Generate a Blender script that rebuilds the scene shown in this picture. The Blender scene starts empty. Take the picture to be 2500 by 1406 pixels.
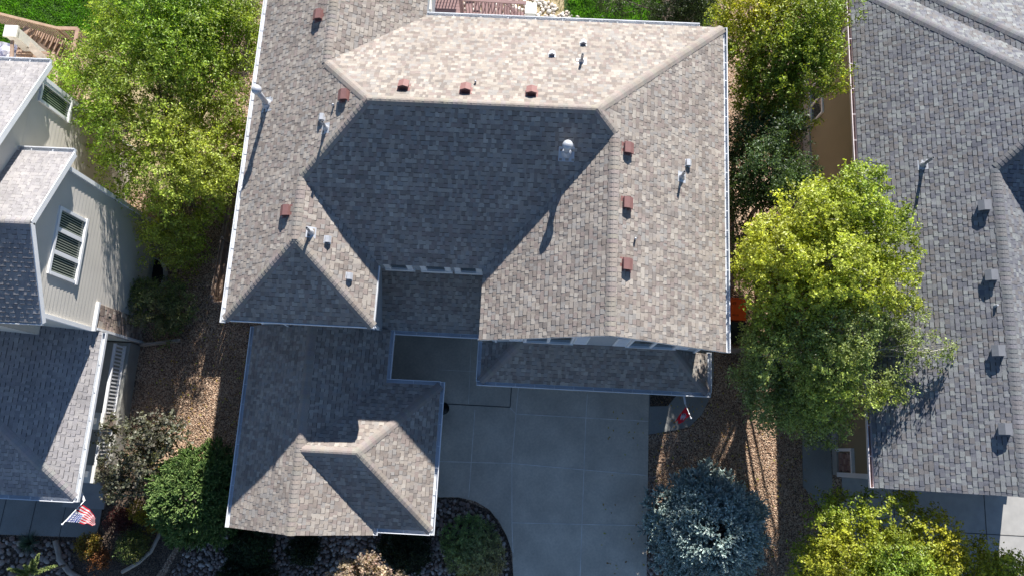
import bpy, math, random
import numpy as np
from mathutils import Vector, Matrix
sc = bpy.context.scene
D = bpy.data
COL = sc.collection
# ------------------------------------------------------------------ camera
H = 28.0
FPX = 1839.89
def rotm(w):
    w = np.array(w); t = np.linalg.norm(w); k = w/t
    K = np.array([[0,-k[2],k[1]],[k[2],0,-k[0]],[-k[1],k[0],0]])
    return np.eye(3)+math.sin(t)*K+(1-math.cos(t))*K@K
RM = rotm((-0.2162, 0.0149, 0.0504))
def camdir(c):
    v = RM.T@np.array(c, float); return Vector((v[0], -v[1], -v[2]))
def W(px, py, z=0.0):
    """world point at height z seen at photo pixel px,py"""
    d = camdir(((px-1250)/FPX, (py-703)/FPX, 1)); t = (z-H)/d.z
    return Vector((d.x*t, d.y*t, z))
cam = D.objects.new('camera', D.cameras.new('camera'))
COL.objects.link(cam)
r_, u_, b_ = camdir((1,0,0)), camdir((0,-1,0)), camdir((0,0,-1))
cam.matrix_world = Matrix(((r_.x,u_.x,b_.x,0),(r_.y,u_.y,b_.y,0),(r_.z,u_.z,b_.z,H),(0,0,0,1)))
cam.data.lens = 36*FPX/2500; cam.data.sensor_width = 36
cam.data.clip_end = 2000
sc.camera = cam
# ------------------------------------------------------------------ light
SUN = Vector((0.36, 1.93, 1.0)).normalized()
EXPOSURE = 1.2
w = D.worlds.new('World'); sc.world = w; w.use_nodes = True
nt = w.node_tree; nt.nodes.clear()
sky = nt.nodes.new('ShaderNodeTexSky'); sky.sky_type = 'NISHITA'; sky.sun_disc = False
sky.sun_elevation = math.asin(SUN.z); sky.sun_rotation = math.atan2(SUN.x, SUN.y)
sky.altitude = 1700; sky.dust_density = 0.2; sky.ozone_density = 3.5
bg = nt.nodes.new('ShaderNodeBackground'); bg.inputs[1].default_value = 0.064
wo = nt.nodes.new('ShaderNodeOutputWorld')
nt.links.new(sky.outputs[0], bg.inputs[0]); nt.links.new(bg.outputs[0], wo.inputs[0])
sl = D.lights.new('sun', 'SUN'); sl.energy = 4.6; sl.angle = math.radians(0.5); sl.color = (1.0, 0.965, 0.92)
so = D.objects.new('sun', sl); COL.objects.link(so)
so.rotation_euler = SUN.to_track_quat('Z', 'Y').to_euler(); so.location = (0, 0, 40)
sc.view_settings.view_transform = 'Standard'; sc.view_settings.look = 'None'
sc.view_settings.exposure = EXPOSURE; sc.view_settings.gamma = 1
sc.render.engine = 'CYCLES'
# ------------------------------------------------------------------ materials
def mat(name, color=(1,1,1), rough=0.85, noise=0.25, nscale=8.0, attr=True, bump=0.0, bscale=60.0, trans=0.0, metal=0.0, spec=0.3, fine=0.0, fscale=120.0, tint=None):
    m = D.materials.new(name); m.use_nodes = True
    t = m.node_tree; n = t.nodes; L = t.links; n.clear()
    out = n.new('ShaderNodeOutputMaterial'); bs = n.new('ShaderNodeBsdfPrincipled')
    bs.inputs['Roughness'].default_value = rough; bs.inputs['Metallic'].default_value = metal
    bs.inputs['Specular IOR Level'].default_value = spec
    tc = n.new('ShaderNodeTexCoord')
    def mul(a, b):
        x = n.new('ShaderNodeMix'); x.data_type = 'RGBA'; x.blend_type = 'MULTIPLY'; x.inputs[0].default_value = 1
        for i, v in ((6, a), (7, b)):
            if isinstance(v, tuple): x.inputs[i].default_value = (*v, 1)
            else: L.new(v, x.inputs[i])
        return x.outputs[2]
    cur = color
    if attr:
        a = n.new('ShaderNodeAttribute'); a.attribute_name = 'col'; cur = mul(color, a.outputs['Color'])
    def nz(cur, sc_, amt, det=5):
        nn = n.new('ShaderNodeTexNoise'); nn.inputs['Scale'].default_value = sc_; nn.inputs['Detail'].default_value = det
        L.new(tc.outputs['Object'], nn.inputs['Vector'])
        r = n.new('ShaderNodeMapRange'); r.inputs[1].default_value = 0.25; r.inputs[2].default_value = 0.75
        r.inputs[3].default_value = 1-amt; r.inputs[4].default_value = 1+amt
        L.new(nn.outputs[0], r.inputs[0]); return mul(cur, r.outputs[0])
    if noise: cur = nz(cur, nscale, noise)
    if fine: cur = nz(cur, fscale, fine, 2)
    if isinstance(cur, tuple): bs.inputs['Base Color'].default_value = (*cur, 1)
    else: L.new(cur, bs.inputs['Base Color'])
    if bump:
        nn = n.new('ShaderNodeTexNoise'); nn.inputs['Scale'].default_value = bscale; nn.inputs['Detail'].default_value = 4
        L.new(tc.outputs['Object'], nn.inputs['Vector'])
        bp = n.new('ShaderNodeBump'); bp.inputs['Strength'].default_value = bump; bp.inputs['Distance'].default_value = 0.02
        L.new(nn.outputs[0], bp.inputs['Height']); L.new(bp.outputs[0], bs.inputs['Normal'])
    if trans:
        tr = n.new('ShaderNodeBsdfTranslucent'); mx = n.new('ShaderNodeMixShader'); mx.inputs[0].default_value = trans
        if tint: L.new(mul(cur, tint), tr.inputs[0])
        else: L.new(cur, tr.inputs[0])
        L.new(bs.outputs[0], mx.inputs[1]); L.new(tr.outputs[0], mx.inputs[2]); L.new(mx.outputs[0], out.inputs[0])
    else: L.new(bs.outputs[0], out.inputs[0])
    m.diffuse_color = (*color, 1)
    return m

def pebble_mat(name, cols, scale, dark=(0.03,0.022,0.016), bump=0.9):
    """pebbles: one random colour per Voronoi cell, dark gaps between cells"""
    m = D.materials.new(name); m.use_nodes = True
    t = m.node_tree; n = t.nodes; L = t.links; n.clear()
    out = n.new('ShaderNodeOutputMaterial'); bs = n.new('ShaderNodeBsdfPrincipled'); bs.inputs['Roughness'].default_value = 0.9
    tc = n.new('ShaderNodeTexCoord')
    nn = n.new('ShaderNodeTexNoise'); nn.inputs['Scale'].default_value = 9; L.new(tc.outputs['Object'], nn.inputs['Vector'])
    va = n.new('ShaderNodeVectorMath'); va.operation = 'MULTIPLY_ADD'; va.inputs[1].default_value = (0.05,)*3
    L.new(nn.outputs[1], va.inputs[0]); L.new(tc.outputs['Object'], va.inputs[2])
    v = n.new('ShaderNodeTexVoronoi'); v.inputs['Scale'].default_value = scale; L.new(va.outputs[0], v.inputs['Vector'])
    sp = n.new('ShaderNodeSeparateColor'); L.new(v.outputs['Color'], sp.inputs[0])
    cr = n.new('ShaderNodeValToRGB'); cr.color_ramp.interpolation = 'CONSTANT'
    el = cr.color_ramp.elements
    for i, c in enumerate(cols):
        e = el[i] if i < 2 else el.new(i/len(cols))
        e.position = i/len(cols); e.color = (*c, 1)
    L.new(sp.outputs[0], cr.inputs[0])
    mr = n.new('ShaderNodeMapRange'); mr.inputs[1].default_value = 0.55; mr.inputs[2].default_value = 0.85
    mr.inputs[3].default_value = 0; mr.inputs[4].default_value = 1; L.new(v.outputs['Distance'], mr.inputs[0])
    mx = n.new('ShaderNodeMix'); mx.data_type = 'RGBA'; L.new(mr.outputs[0], mx.inputs[0]); L.new(cr.outputs[0], mx.inputs[6]); mx.inputs[7].default_value = (*dark, 1)
    n2 = n.new('ShaderNodeTexNoise'); n2.inputs['Scale'].default_value = 0.9; n2.inputs['Detail'].default_value = 4; L.new(tc.outputs['Object'], n2.inputs['Vector'])
    r2 = n.new('ShaderNodeMapRange'); r2.inputs[1].default_value = 0.3; r2.inputs[2].default_value = 0.7; r2.inputs[3].default_value = 0.75; r2.inputs[4].default_value = 1.2
    L.new(n2.outputs[0], r2.inputs[0])
    m2 = n.new('ShaderNodeMix'); m2.data_type = 'RGBA'; m2.blend_type = 'MULTIPLY'; m2.inputs[0].default_value = 1
    L.new(mx.outputs[2], m2.inputs[6]); L.new(r2.outputs[0], m2.inputs[7]); L.new(m2.outputs[2], bs.inputs['Base Color'])
    bp = n.new('ShaderNodeBump'); bp.invert = True; bp.inputs['Strength'].default_value = bump; bp.inputs['Distance'].default_value = 0.6/scale
    L.new(v.outputs['Distance'], bp.inputs['Height']); L.new(bp.outputs[0], bs.inputs['Normal'])
    L.new(bs.outputs[0], out.inputs[0]); return m

M = {}
M['shingle'] = mat('asphalt_shingle', rough=0.95, noise=0.13, nscale=1.3, fine=0.16, fscale=70, bump=0.35, bscale=160, spec=0.2)
M['white'] = mat('white_paint', (0.80,0.80,0.80), 0.5, noise=0.06, nscale=2.5)
M['gutter'] = mat('gutter_white', (0.78,0.79,0.80), 0.45, noise=0.12, nscale=1.7)
M['siding'] = mat('grey_siding', (0.36,0.38,0.40), 0.8, noise=0.06)
M['siding_l'] = mat('putty_siding', (0.60,0.56,0.495), 0.85, noise=0.06, nscale=1.2)
M['siding_r'] = mat('tan_siding', (0.28,0.235,0.15), 0.85, noise=0.06, nscale=1.2)
M['siding_rf'] = mat('brown_stucco', (0.30,0.22,0.17), 0.9, noise=0.10)
M['found'] = mat('foundation_concrete', (0.38,0.37,0.35), 0.9, noise=0.12, nscale=3)
M['redvent'] = mat('red_painted_metal', (0.22,0.11,0.10), 0.65, noise=0.10, nscale=9)
M['galv'] = mat('galvanised_metal', (0.50,0.51,0.53), 0.45, noise=0.12, nscale=10, metal=0.2)
M['greyvent'] = mat('grey_vent_metal', (0.20,0.205,0.22), 0.55, noise=0.08)
M['dark'] = mat('dark_opening', (0.015,0.015,0.018), 0.6, noise=0)
M['glass'] = mat('window_glass', (0.035,0.05,0.05), 0.06, noise=0.0, spec=0.6)
M['blind'] = mat('window_blinds', rough=0.5, noise=0.0)
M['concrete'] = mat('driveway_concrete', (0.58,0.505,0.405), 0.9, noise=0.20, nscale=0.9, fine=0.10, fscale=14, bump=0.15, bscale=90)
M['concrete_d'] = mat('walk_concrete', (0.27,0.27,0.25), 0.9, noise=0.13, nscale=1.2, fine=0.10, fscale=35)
M['joint'] = mat('joint_sealant', (0.76,0.72,0.66), 0.8, noise=0.30, nscale=2)
M['joint_d'] = mat('dark_joint', (0.06,0.06,0.06), 0.9, noise=0.2)
M['wood'] = mat('weathered_wood', (0.36,0.26,0.20), 0.85, noise=0.22, nscale=5)
M['deck'] = mat('deck_boards', (0.30,0.19,0.18), 0.75, noise=0.12, nscale=4)
M['fence'] = mat('fence_wood', (0.27,0.20,0.155), 0.9, noise=0.22, nscale=4)
M['log'] = mat('log_edging', (0.40,0.34,0.28), 0.9, noise=0.3, nscale=5)
M['rock'] = mat('river_rock', rough=0.8, noise=0.20, nscale=14)
M['leaf'] = mat('leaf', rough=0.42, noise=0.0, trans=0.42, spec=0.35, tint=(1.25,1.2,0.55))
M['needle'] = mat('needle', rough=0.6, noise=0.0, trans=0.15)
M['bark'] = mat('bark', (0.22,0.18,0.14), 0.9, noise=0.3, nscale=12, bump=0.5)
M['palebark'] = mat('pale_bark', (0.42,0.40,0.34), 0.85, noise=0.3, nscale=8)
M['brick'] = mat('stone_veneer', rough=0.9, noise=0.1)
M['cloth'] = mat('flag_cloth', rough=0.8, noise=0.0, trans=0.3)
M['plastic_o'] = mat('orange_plastic', (0.80,0.10,0.015), 0.4, noise=0.05)
M['plastic_k'] = mat('black_plastic', (0.015,0.016,0.018), 0.4, noise=0.05)
M['cap'] = mat('pale_stucco', (0.72,0.70,0.64), 0.9, noise=0.08, nscale=3)
M['gravel_m'] = pebble_mat('tan_gravel', [(0.46,0.31,0.20),(0.28,0.17,0.11),(0.58,0.43,0.30),(0.19,0.12,0.08),(0.40,0.25,0.16),(0.52,0.38,0.27)], 24)
M['soil'] = pebble_mat('dark_mulch', [(0.08,0.052,0.036),(0.12,0.08,0.052),(0.055,0.038,0.028),(0.16,0.115,0.08)], 26, dark=(0.012,0.01,0.009))
M['dry'] = mat('dry_grass_ground', (0.42,0.34,0.20), 0.95, noise=0.35, nscale=3, fine=0.2, fscale=20)
M['grass'] = mat('grass_blades', rough=0.6, noise=0.0, trans=0.35, tint=(1.2,1.25,0.5))
M['turf'] = mat('turf_base', (0.035,0.075,0.015), 0.95, noise=0.3, nscale=6)
# ------------------------------------------------------------------ mesh builder
class MB:
    def __init__(s): s.v=[]; s.f=[]; s.c=[]; s.m=[]
    def face(s, pts, c=(1,1,1), m=0):
        i=len(s.v); s.v.extend([tuple(p) for p in pts]); s.f.append(tuple(range(i,i+len(pts)))); s.c.append(c); s.m.append(m)
    def box(s, c, size, ax=None, col=(1,1,1), m=0):
        """c centre, size full, ax optional 3 unit axes"""
        c=Vector(c)
        if ax is None: ax=(Vector((1,0,0)),Vector((0,1,0)),Vector((0,0,1)))
        i=len(s.v)
        for dz in (-.5,.5):
            for dy in (-.5,.5):
                for dx in (-.5,.5):
                    s.v.append(tuple(c+ax[0]*(dx*size[0])+ax[1]*(dy*size[1])+ax[2]*(dz*size[2])))
        for q in ((0,2,3,1),(4,5,7,6),(0,1,5,4),(2,6,7,3),(0,4,6,2),(1,3,7,5)):
            s.f.append(tuple(i+k for k in q)); s.c.append(col); s.m.append(m)
    def beam(s, a, b, w, h, col=(1,1,1), m=0, up=(0,0,1)):
        a=Vector(a); b=Vector(b); d=(b-a); L=d.length; d=d/L; up=Vector(up)
        sx=d.cross(up)
        if sx.length<1e-4: sx=d.cross(Vector((1,0,0)))
        sx.normalize(); uz=sx.cross(d)
        s.box((a+b)/2,(L,w,h),(d,sx,uz),col,m)
    def prism(s, poly, z0, z1, col=(1,1,1), m=0):
        n=len(poly); i=len(s.v)
        for z in (z0,z1):
            for p in poly: s.v.append((p[0],p[1],z))
        s.f.append(tuple(i+k for k in range(n-1,-1,-1))); s.f.append(tuple(i+n+k for k in range(n)))
        s.c+= [col]*2; s.m+=[m]*2
        for k in range(n):
            s.f.append((i+k,i+(k+1)%n,i+n+(k+1)%n,i+n+k)); s.c.append(col); s.m.append(m)
    def tube(s, pts, rad, n=6, col=(1,1,1), m=0, cap=True):
        pts=[Vector(p) for p in pts]; rings=[]; ref=Vector((0.31,0.17,0.93)).normalized()
        for k,p in enumerate(pts):
            d=(pts[min(k+1,len(pts)-1)]-pts[max(k-1,0)])
            if d.length<1e-6: d=Vector((0,0,1))
            d.normalize(); a=d.cross(ref)
            if a.length<0.1: a=d.cross(Vector((1,0,0)))
            a.normalize(); b=d.cross(a); r=rad[k] if hasattr(rad,'__len__') else rad
            i=len(s.v); rings.append(i)
            for q in range(n):
                t=2*math.pi*q/n; s.v.append(tuple(p+a*(r*math.cos(t))+b*(r*math.sin(t))))
        for k in range(len(rings)-1):
            for q in range(n):
                s.f.append((rings[k]+q,rings[k]+(q+1)%n,rings[k+1]+(q+1)%n,rings[k+1]+q)); s.c.append(col); s.m.append(m)
        if cap:
            for r0,rev in ((rings[0],0),(rings[-1],1)):
                f=tuple(r0+q for q in range(n)); s.f.append(f if rev else f[::-1]); s.c.append(col); s.m.append(m)
    def sphere(s, c, r, n=12, k=8, sz=1.0, col=(1,1,1), m=0):
        i=len(s.v)
        for a in range(k+1):
            t=math.pi*a/k
            for b in range(n):
                p=2*math.pi*b/n; s.v.append((c[0]+r*math.sin(t)*math.cos(p),c[1]+r*math.sin(t)*math.sin(p),c[2]+r*sz*math.cos(t)))
        for a in range(k):
            for b in range(n):
                s.f.append((i+a*n+b,i+(a+1)*n+b,i+(a+1)*n+(b+1)%n,i+a*n+(b+1)%n)); s.c.append(col); s.m.append(m)
    def build(s, name, mats, parent=None, smooth=False):
        me=D.meshes.new(name); me.from_pydata(s.v,[],s.f)
        if not isinstance(mats,(list,tuple)): mats=[mats]
        for m in mats: me.materials.append(M[m] if isinstance(m,str) else m)
        if len(mats)>1: me.polygons.foreach_set('material_index', s.m)
        a=me.attributes.new('col','FLOAT_COLOR','FACE')
        arr=np.ones((len(s.f),4),np.float32); arr[:,:3]=np.array(s.c,np.float32).reshape(-1,3); a.data.foreach_set('color',arr.ravel())
        if smooth: me.polygons.foreach_set('use_smooth',[True]*len(s.f))
        o=D.objects.new(name,me); COL.objects.link(o)
        if parent: setparent(o,parent)
        return o
def setparent(o,p):
    o.parent=p
    lt=abs_loc(p); o.location=o.location-lt if o.type!='EMPTY' else o.location
ABS={}
def abs_loc(o):
    v=Vector(o.location)
    while o.parent: o=o.parent; v+=Vector(o.location)
    return v
def npmesh(name, V, F, C, mats, parent=None, smooth=False):
    """V (n,3), F (m,k) equal-size faces, C (m,3) face colours"""
    me=D.meshes.new(name); k=F.shape[1]; m=len(F)
    me.vertices.add(len(V)); me.vertices.foreach_set('co',np.ascontiguousarray(V,np.float32).ravel())
    me.loops.add(m*k); me.loops.foreach_set('vertex_index',np.ascontiguousarray(F,np.int32).ravel())
    me.polygons.add(m); me.polygons.foreach_set('loop_start',np.arange(0,m*k,k,dtype=np.int32))
    me.polygons.foreach_set('loop_total',np.full(m,k,np.int32))
    if smooth: me.polygons.foreach_set('use_smooth',np.ones(m,bool))
    me.update(calc_edges=True); me.validate()
    me.materials.append(M[mats])
    a=me.attributes.new('col','FLOAT_COLOR','FACE'); arr=np.ones((m,4),np.float32); arr[:,:3]=C; a.data.foreach_set('color',arr.ravel())
    o=D.objects.new(name,me); COL.objects.link(o)
    if parent: setparent(o,parent)
    return o
def thing(name,label,cat,loc=(0,0,0),group=None):
    o=D.objects.new(name,None); COL.objects.link(o); o.location=loc; o.empty_display_size=0.2
    o['label']=label; o['category']=cat
    if group: o['group']=group
    return o
def tag(o,label,cat,group=None):
    o['label']=label; o['category']=cat
    if group: o['group']=group
    return o
def structure(o): o['kind']='structure'; return o
def stuff(o,label=None,cat=None):
    o['kind']='stuff'
    if label: o['label']=label
    if cat: o['category']=cat
    return o
# ------------------------------------------------------------------ shingled roofs
PAL_MAIN=[(0.36,0.30,0.25),(0.245,0.195,0.165),(0.31,0.265,0.235),(0.28,0.215,0.19),(0.41,0.355,0.30),(0.225,0.19,0.17),(0.33,0.275,0.23),(0.295,0.27,0.25)]
PAL_R=[(0.20,0.20,0.235),(0.30,0.315,0.32),(0.155,0.16,0.20),(0.25,0.225,0.215),(0.235,0.24,0.265),(0.35,0.37,0.355),(0.215,0.195,0.19),(0.27,0.275,0.29)]
PAL_L=[(0.27,0.245,0.235),(0.235,0.215,0.21),(0.29,0.265,0.25),(0.255,0.235,0.23),(0.225,0.205,0.205)]
def desat(P,a,g=1.0):
    return [tuple(g*(x*(1-a)+a*sum(c)/3) for x in c) for c in P]
PAL_MAIN=[(a*.985,b*.99,c*.97) for a,b,c in desat(PAL_MAIN,.20,1.05)]; PAL_R=desat(PAL_R,.25,.77); PAL_L=desat(PAL_L,.3,1.35)
def clip(subj, poly):
    out=subj
    n=len(poly)
    for i in range(n):
        ax,ay=poly[i]; bx,by=poly[(i+1)%n]; ex,ey=bx-ax,by-ay
        inp=out; out=[]
        if not inp: return []
        def sd(p): return ex*(p[1]-ay)-ey*(p[0]-ax)
        for j in range(len(inp)):
            p=inp[j]; q=inp[(j+1)%len(inp)]; dp,dq=sd(p),sd(q)
            if dp>=-1e-9: out.append(p)
            if (dp>1e-9 and dq<-1e-9) or (dp<-1e-9 and dq>1e-9):
                t=dp/(dp-dq); out.append(tuple(p[k]+(q[k]-p[k])*t for k in range(3)))
    return out
def ccw(poly):
    a=sum(poly[i][0]*poly[(i+1)%len(poly)][1]-poly[(i+1)%len(poly)][0]*poly[i][1] for i in range(len(poly)))
    return poly if a>0 else poly[::-1]
EXPO=0.136
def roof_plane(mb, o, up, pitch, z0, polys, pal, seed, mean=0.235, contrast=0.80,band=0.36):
    """o: xy on the eave line, up: unit xy up the slope; polys: convex world-xy polygons"""
    up=Vector((up[0],up[1],0)); ud=Vector((up.y,-up.x,0)); o=Vector((o[0],o[1],z0))
    k=math.sqrt(1+pitch*pitch); nrm=Vector((-up.x*pitch,-up.y*pitch,1))/k
    def P(u,s,h): return o+ud*u+up*(s/k)+Vector((0,0,pitch*s/k))+nrm*h
    loc=[]
    for pl in polys:
        q=[]
        for x,y in pl:
            d=Vector((x-o.x,y-o.y,0)); q.append((d.dot(ud),d.dot(up)*k))
        loc.append(ccw(q))
    u0=min(p[0] for q in loc for p in q); u1=max(p[0] for q in loc for p in q)
    s0=min(p[1] for q in loc for p in q); s1=max(p[1] for q in loc for p in q)
    for q in loc: mb.face([P(a,b,-0.012) for a,b in q],(0.1,0.09,0.08))
    avg=[sum(c[i] for c in pal)/len(pal) for i in range(3)]
    for r in range(int(math.floor(s0/EXPO)),int(math.ceil(s1/EXPO))):
        rg=random.Random(seed*7919+r); u=u0-rg.random()*0.4; a=r*EXPO; b=a+EXPO; lam=rg.random()<.5
        rowj=1+rg.uniform(-0.03,0.03)
        while u<u1:
            wd=rg.choice((0.08,0.10,0.12,0.14,0.17)); lam=(not lam) if rg.random()<.85 else lam
            c=rg.choice(pal); j=rg.uniform(0.93,1.07)*rowj
            c=tuple((avg[i]+(c[i]-avg[i])*contrast)*j for i in range(3))
            if not lam: c=tuple(x*0.96 for x in c)
            h=0.024 if lam else 0.015
            hb=0.004+h*0.25
            tabs=[([(u,a,h),(u+wd,a,h),(u+wd,b,hb),(u,b,hb)],c)]
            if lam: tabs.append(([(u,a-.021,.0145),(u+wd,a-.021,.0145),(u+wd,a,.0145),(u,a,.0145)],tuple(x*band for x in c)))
            for q in loc:
                if max(p[0] for p in q)<u or min(p[0] for p in q)>u+wd: continue
                for tab,cc in tabs:
                    cl=clip(tab,q)
                    if len(cl)<3: continue
                    mb.face([P(*p) for p in cl],cc)
                    if cc is not c: continue
                    for i in range(len(cl)):
                        p,p2=cl[i],cl[(i+1)%len(cl)]
                        bottom=abs(p[1]-a)<1e-6 and abs(p2[1]-a)<1e-6
                        side=lam and abs(p[0]-p2[0])<1e-6
                        if bottom or side:
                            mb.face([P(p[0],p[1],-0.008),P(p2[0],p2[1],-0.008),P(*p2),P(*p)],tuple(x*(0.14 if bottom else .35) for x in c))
            u+=wd
def ridge_cap(mb,a,b,nl,nr,pal,seed,wid=0.14,lift=0.014):
    """cap shingles from low end a to high end b; nl/nr: downhill unit vectors on each side"""
    a=Vector(a); b=Vector(b); d=(b-a); L=d.length; d/=L; rg=random.Random(seed); n=max(1,int(L/EXPO)); e=L/n
    nl=Vector(nl).normalized(); nr=Vector(nr).normalized()
    up=-(nl+nr); up=up-d*up.dot(d); up.normalize()
    for i in range(n):
        c=rg.choice(pal[:1]+pal[2:4]+pal[6:]) if len(pal)>6 else rg.choice(pal); av=[sum(q[k] for q in pal)/len(pal) for k in range(3)]; c=tuple((.65*a_+.35*x)*rg.uniform(0.89,0.95) for x,a_ in zip(c,av))
        p0=a+d*(i*e-0.01); p1=a+d*((i+1)*e)
        h0=up*(lift+0.007); h1=up*(lift+0.002); ww=wid*rg.uniform(0.97,1.04)
        A=[p0+h0,p1+h1]
        for nn in (nl,nr):
            o_=nn.cross(d)
            if o_.dot(up)<0: o_=-o_
            q0=p0+nn*ww+o_*(0.026); q1=p1+nn*ww+o_*(0.024)
            m0=p0+nn*ww*0.3+h0*0.5+o_*0.028; m1=p1+nn*ww*0.3+h1*0.5+o_*0.02
            mb.face([A[0],m0,m1,A[1]],c); mb.face([m0,q0,q1,m1],c)
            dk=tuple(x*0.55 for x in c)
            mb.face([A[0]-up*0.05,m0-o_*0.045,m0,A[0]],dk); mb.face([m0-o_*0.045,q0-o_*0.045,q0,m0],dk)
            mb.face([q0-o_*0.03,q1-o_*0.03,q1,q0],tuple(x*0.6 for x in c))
def gutter(mb,a,b,out,w=0.145,h=0.11,inner=(0.75,0.77,0.8),outer=(1,1,1),strap=0.62,ends=True):
    """open trough from a to b (roof edge line), out = unit xy pointing outwards"""
    a=Vector(a); b=Vector(b); d=(b-a).normalized(); L=(b-a).length; o=Vector((out[0],out[1],0)); z=Vector((0,0,1)); t=0.012
    mid=(a+b)/2
    mb.box(mid+o*(t/2)-z*(h/2-0.0),(L,t,h),(d,o,z),outer)
    mb.box(mid+o*(w-t/2)-z*(h/2-0.012),(L,t,h),(d,o,z),outer)
    mb.box(mid+o*(w-0.012)-z*(-0.014),(L,0.024,0.010),(d,o,z),outer)
    mb.box(mid+o*(w/2)-z*(h-0.006),(L-0.002,w-2*t-0.002,t),(d,o,z),inner)
    if ends:
        for p in (a+d*0.006,b-d*0.006): mb.box(p+o*(w/2)-z*(h/2-0.004),(0.010,w-0.001,h-0.004),(d,o,z),outer)
    n=int(L/strap)
    for i in range(1,n):
        mb.box(a+d*(L*i/n)+o*(w/2)-z*0.004,(0.022,w-0.006,0.008),(d,o,z),outer)
def window(parent,c,u,n,w,h,panes=2,vertical=False,glass='glass',label=None,fr=0.08,blinds=None,matf='white'):
    """window on a wall: c centre, u horizontal unit vector, n outward normal"""
    c=Vector(c); u=Vector(u); n=Vector(n); z=Vector((0,0,1)); ax=(u,n,z)
    mb=MB()
    mb.box(c+n*0.02+z*(h/2-fr/2),(w,0.07,fr),ax); mb.box(c+n*0.03-z*(h/2-fr/2),(w+0.06,0.10,fr),ax)
    for s in (-1,1): mb.box(c+n*0.022+u*(s*(w/2-fr/2)),(fr,0.07,h-2*fr),ax)
    for i in range(1,panes):
        mb.box(c+n*0.018+u*(-w/2+w*i/panes),(fr*1.3,0.06,h-2*fr),ax)
    f=mb.build('window',matf,parent)
    g=MB()
    for i in range(panes):
        pw=(w-2*fr)/panes; cc=c-n*0.004+u*(-w/2+fr+pw*(i+.5))
        g.box(cc,(pw-0.02,0.02,h-2*fr),ax)
    g.build('pane',glass,f)
    if blinds:
        bb=MB(); k=int((w-2*fr)/0.075)
        for i in range(k):
            q=-w/2+fr+0.04+(w-2*fr-0.08)*i/(k-1)
            if any(abs(q-(-w/2+w*j/panes))<0.09 for j in range(1,panes)): continue
            bb.box(c+n*0.012+u*q,(0.022,0.008,h-2*fr-0.02),ax,blinds)
        bb.build('blind','blind',f)
    return f
V=Vector
def pn(up,pitch):
    k=math.sqrt(1+pitch*pitch); return Vector((-up[0]*pitch/k,-up[1]*pitch/k,1/k))
def cap(mb,a,b,n1,n2,pal,seed,wid=0.155):
    a=Vector(a); b=Vector(b)
    if a.z>b.z+1e-6: a,b=b,a
    d=(b-a).normalized(); s=[]
    for n in (n1,n2):
        q=n.cross(d)
        if q.z>0: q=-q
        s.append(q)
    if s[0].dot(s[1])>0.9: s[1]=-s[1]
    ridge_cap(mb,a,b,s[0],s[1],pal,seed,wid)
def poly_offset_walls(mb,poly,z0,z1,col=(1,1,1),lap=0.0):
    mb.prism(poly,z0,z1,col)
    if lap:   # bevelled lap siding, every course its own tilted board
        n=len(poly)
        for i in range(n):
            a=Vector((*poly[i],0)); b=Vector((*poly[(i+1)%n],0)); d=(b-a)
            if d.length<0.3: continue
            nn=Vector((d.y,-d.x,0)).normalized(); z=z0
            while z<z1-0.02:
                t=min(z+lap,z1); o=nn*0.016; e=nn*0.003
                mb.face([a+o+Vector((0,0,z)),b+o+Vector((0,0,z)),b+e+Vector((0,0,t)),a+e+Vector((0,0,t))],col)
                mb.face([a+Vector((0,0,z)),b+Vector((0,0,z)),b+o+Vector((0,0,z)),a+o+Vector((0,0,z))],tuple(c*.8 for c in col)); z+=lap
# ================================================================== MAIN HOUSE
XL,XR,XC0,XC1,XC2=-9.10,6.00,-3.77,-4.60,-1.37
YM,YR,YFL,YFR,YT=5.46,13.97,3.52,3.27,18.4
E=5.6; PT=0.578
run=(YR-YM)/2; ZR=E+PT*run; YRG=YM+run; AX,BX=XL+run,XR-run
h1=(XC1-XL)/2; X1=XL+h1; Z1=E+PT*h1; h0=(XC0-XL)/2; X0=XL+h0; Z0=E+PT*h0; h2=(XR-XC2)/2; X2=XR-h2; Z2=E+PT*h2
house=thing('brick_house','large house in the middle with multi hipped brown shingle roof and white gutters','house',(-1.5,5,0))
house.name='family_house'
mb=MB()
up=[(XL+.3,YFL+.3),(XC1-.25,YFL+.3),(XC1-.25,YM+.3),(XC2+.3,YM+.3),(XC2+.3,3.62),(XR-.3,3.62),(XR-.3,YR-.3),(XC0-.3,YR-.3),(XC0-.3,YT-.3),(XL+.3,YT-.3)]
up=[(round(a,3),round(b,3)) for a,b in up]
poly_offset_walls(mb,up,0,5.56,(1,1,1),0.19)
# gable triangle of the right wing and the garage gable
for (y,xa,xb,z0_,pit,xm) in ((3.62,XC2+.3,XR-.3,5.56,PT,X2),):
    zt=lambda x: E+PT*(h2-abs(x-X2))-0.05
    a=[(xa,z0_),(xb,z0_),(xb,zt(xb)),(xm,zt(xm)),(xa,zt(xa))]
    for yy in (y,y+0.12): mb.face([(p[0],yy,p[1]) for p in a])
gz,gq=2.75,0.5415
GL,GR,gF,gRX,gR=-9.20,-4.56,-2.78,-2.74,2.09; gF2=-2.55; gh=(GR-GL)/2; GX=GL+gh; GZ=gz+gq*gh; gY=gR-gh; gBX=gRX-gh; CY=3.88
mb2=MB()
gp=[(GL+.4,gF+.4),(GR-.4,gF+.4),(GR-.4,gF2+.45),(gRX-.4,gF2+.45),(gRX-.4,gR-.4),(GR-.4,gR-.4),(GR-.4,CY+.4),(XC2+.28,CY+.4),(XC2+.28,YM+.2),(XC1-.3,YM+.2),(XC1-.3,YFL+.28),(GL+.4,YFL+.28)]
poly_offset_walls(mb2,gp,0,2.70,(1,1,1),0.19)
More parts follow.
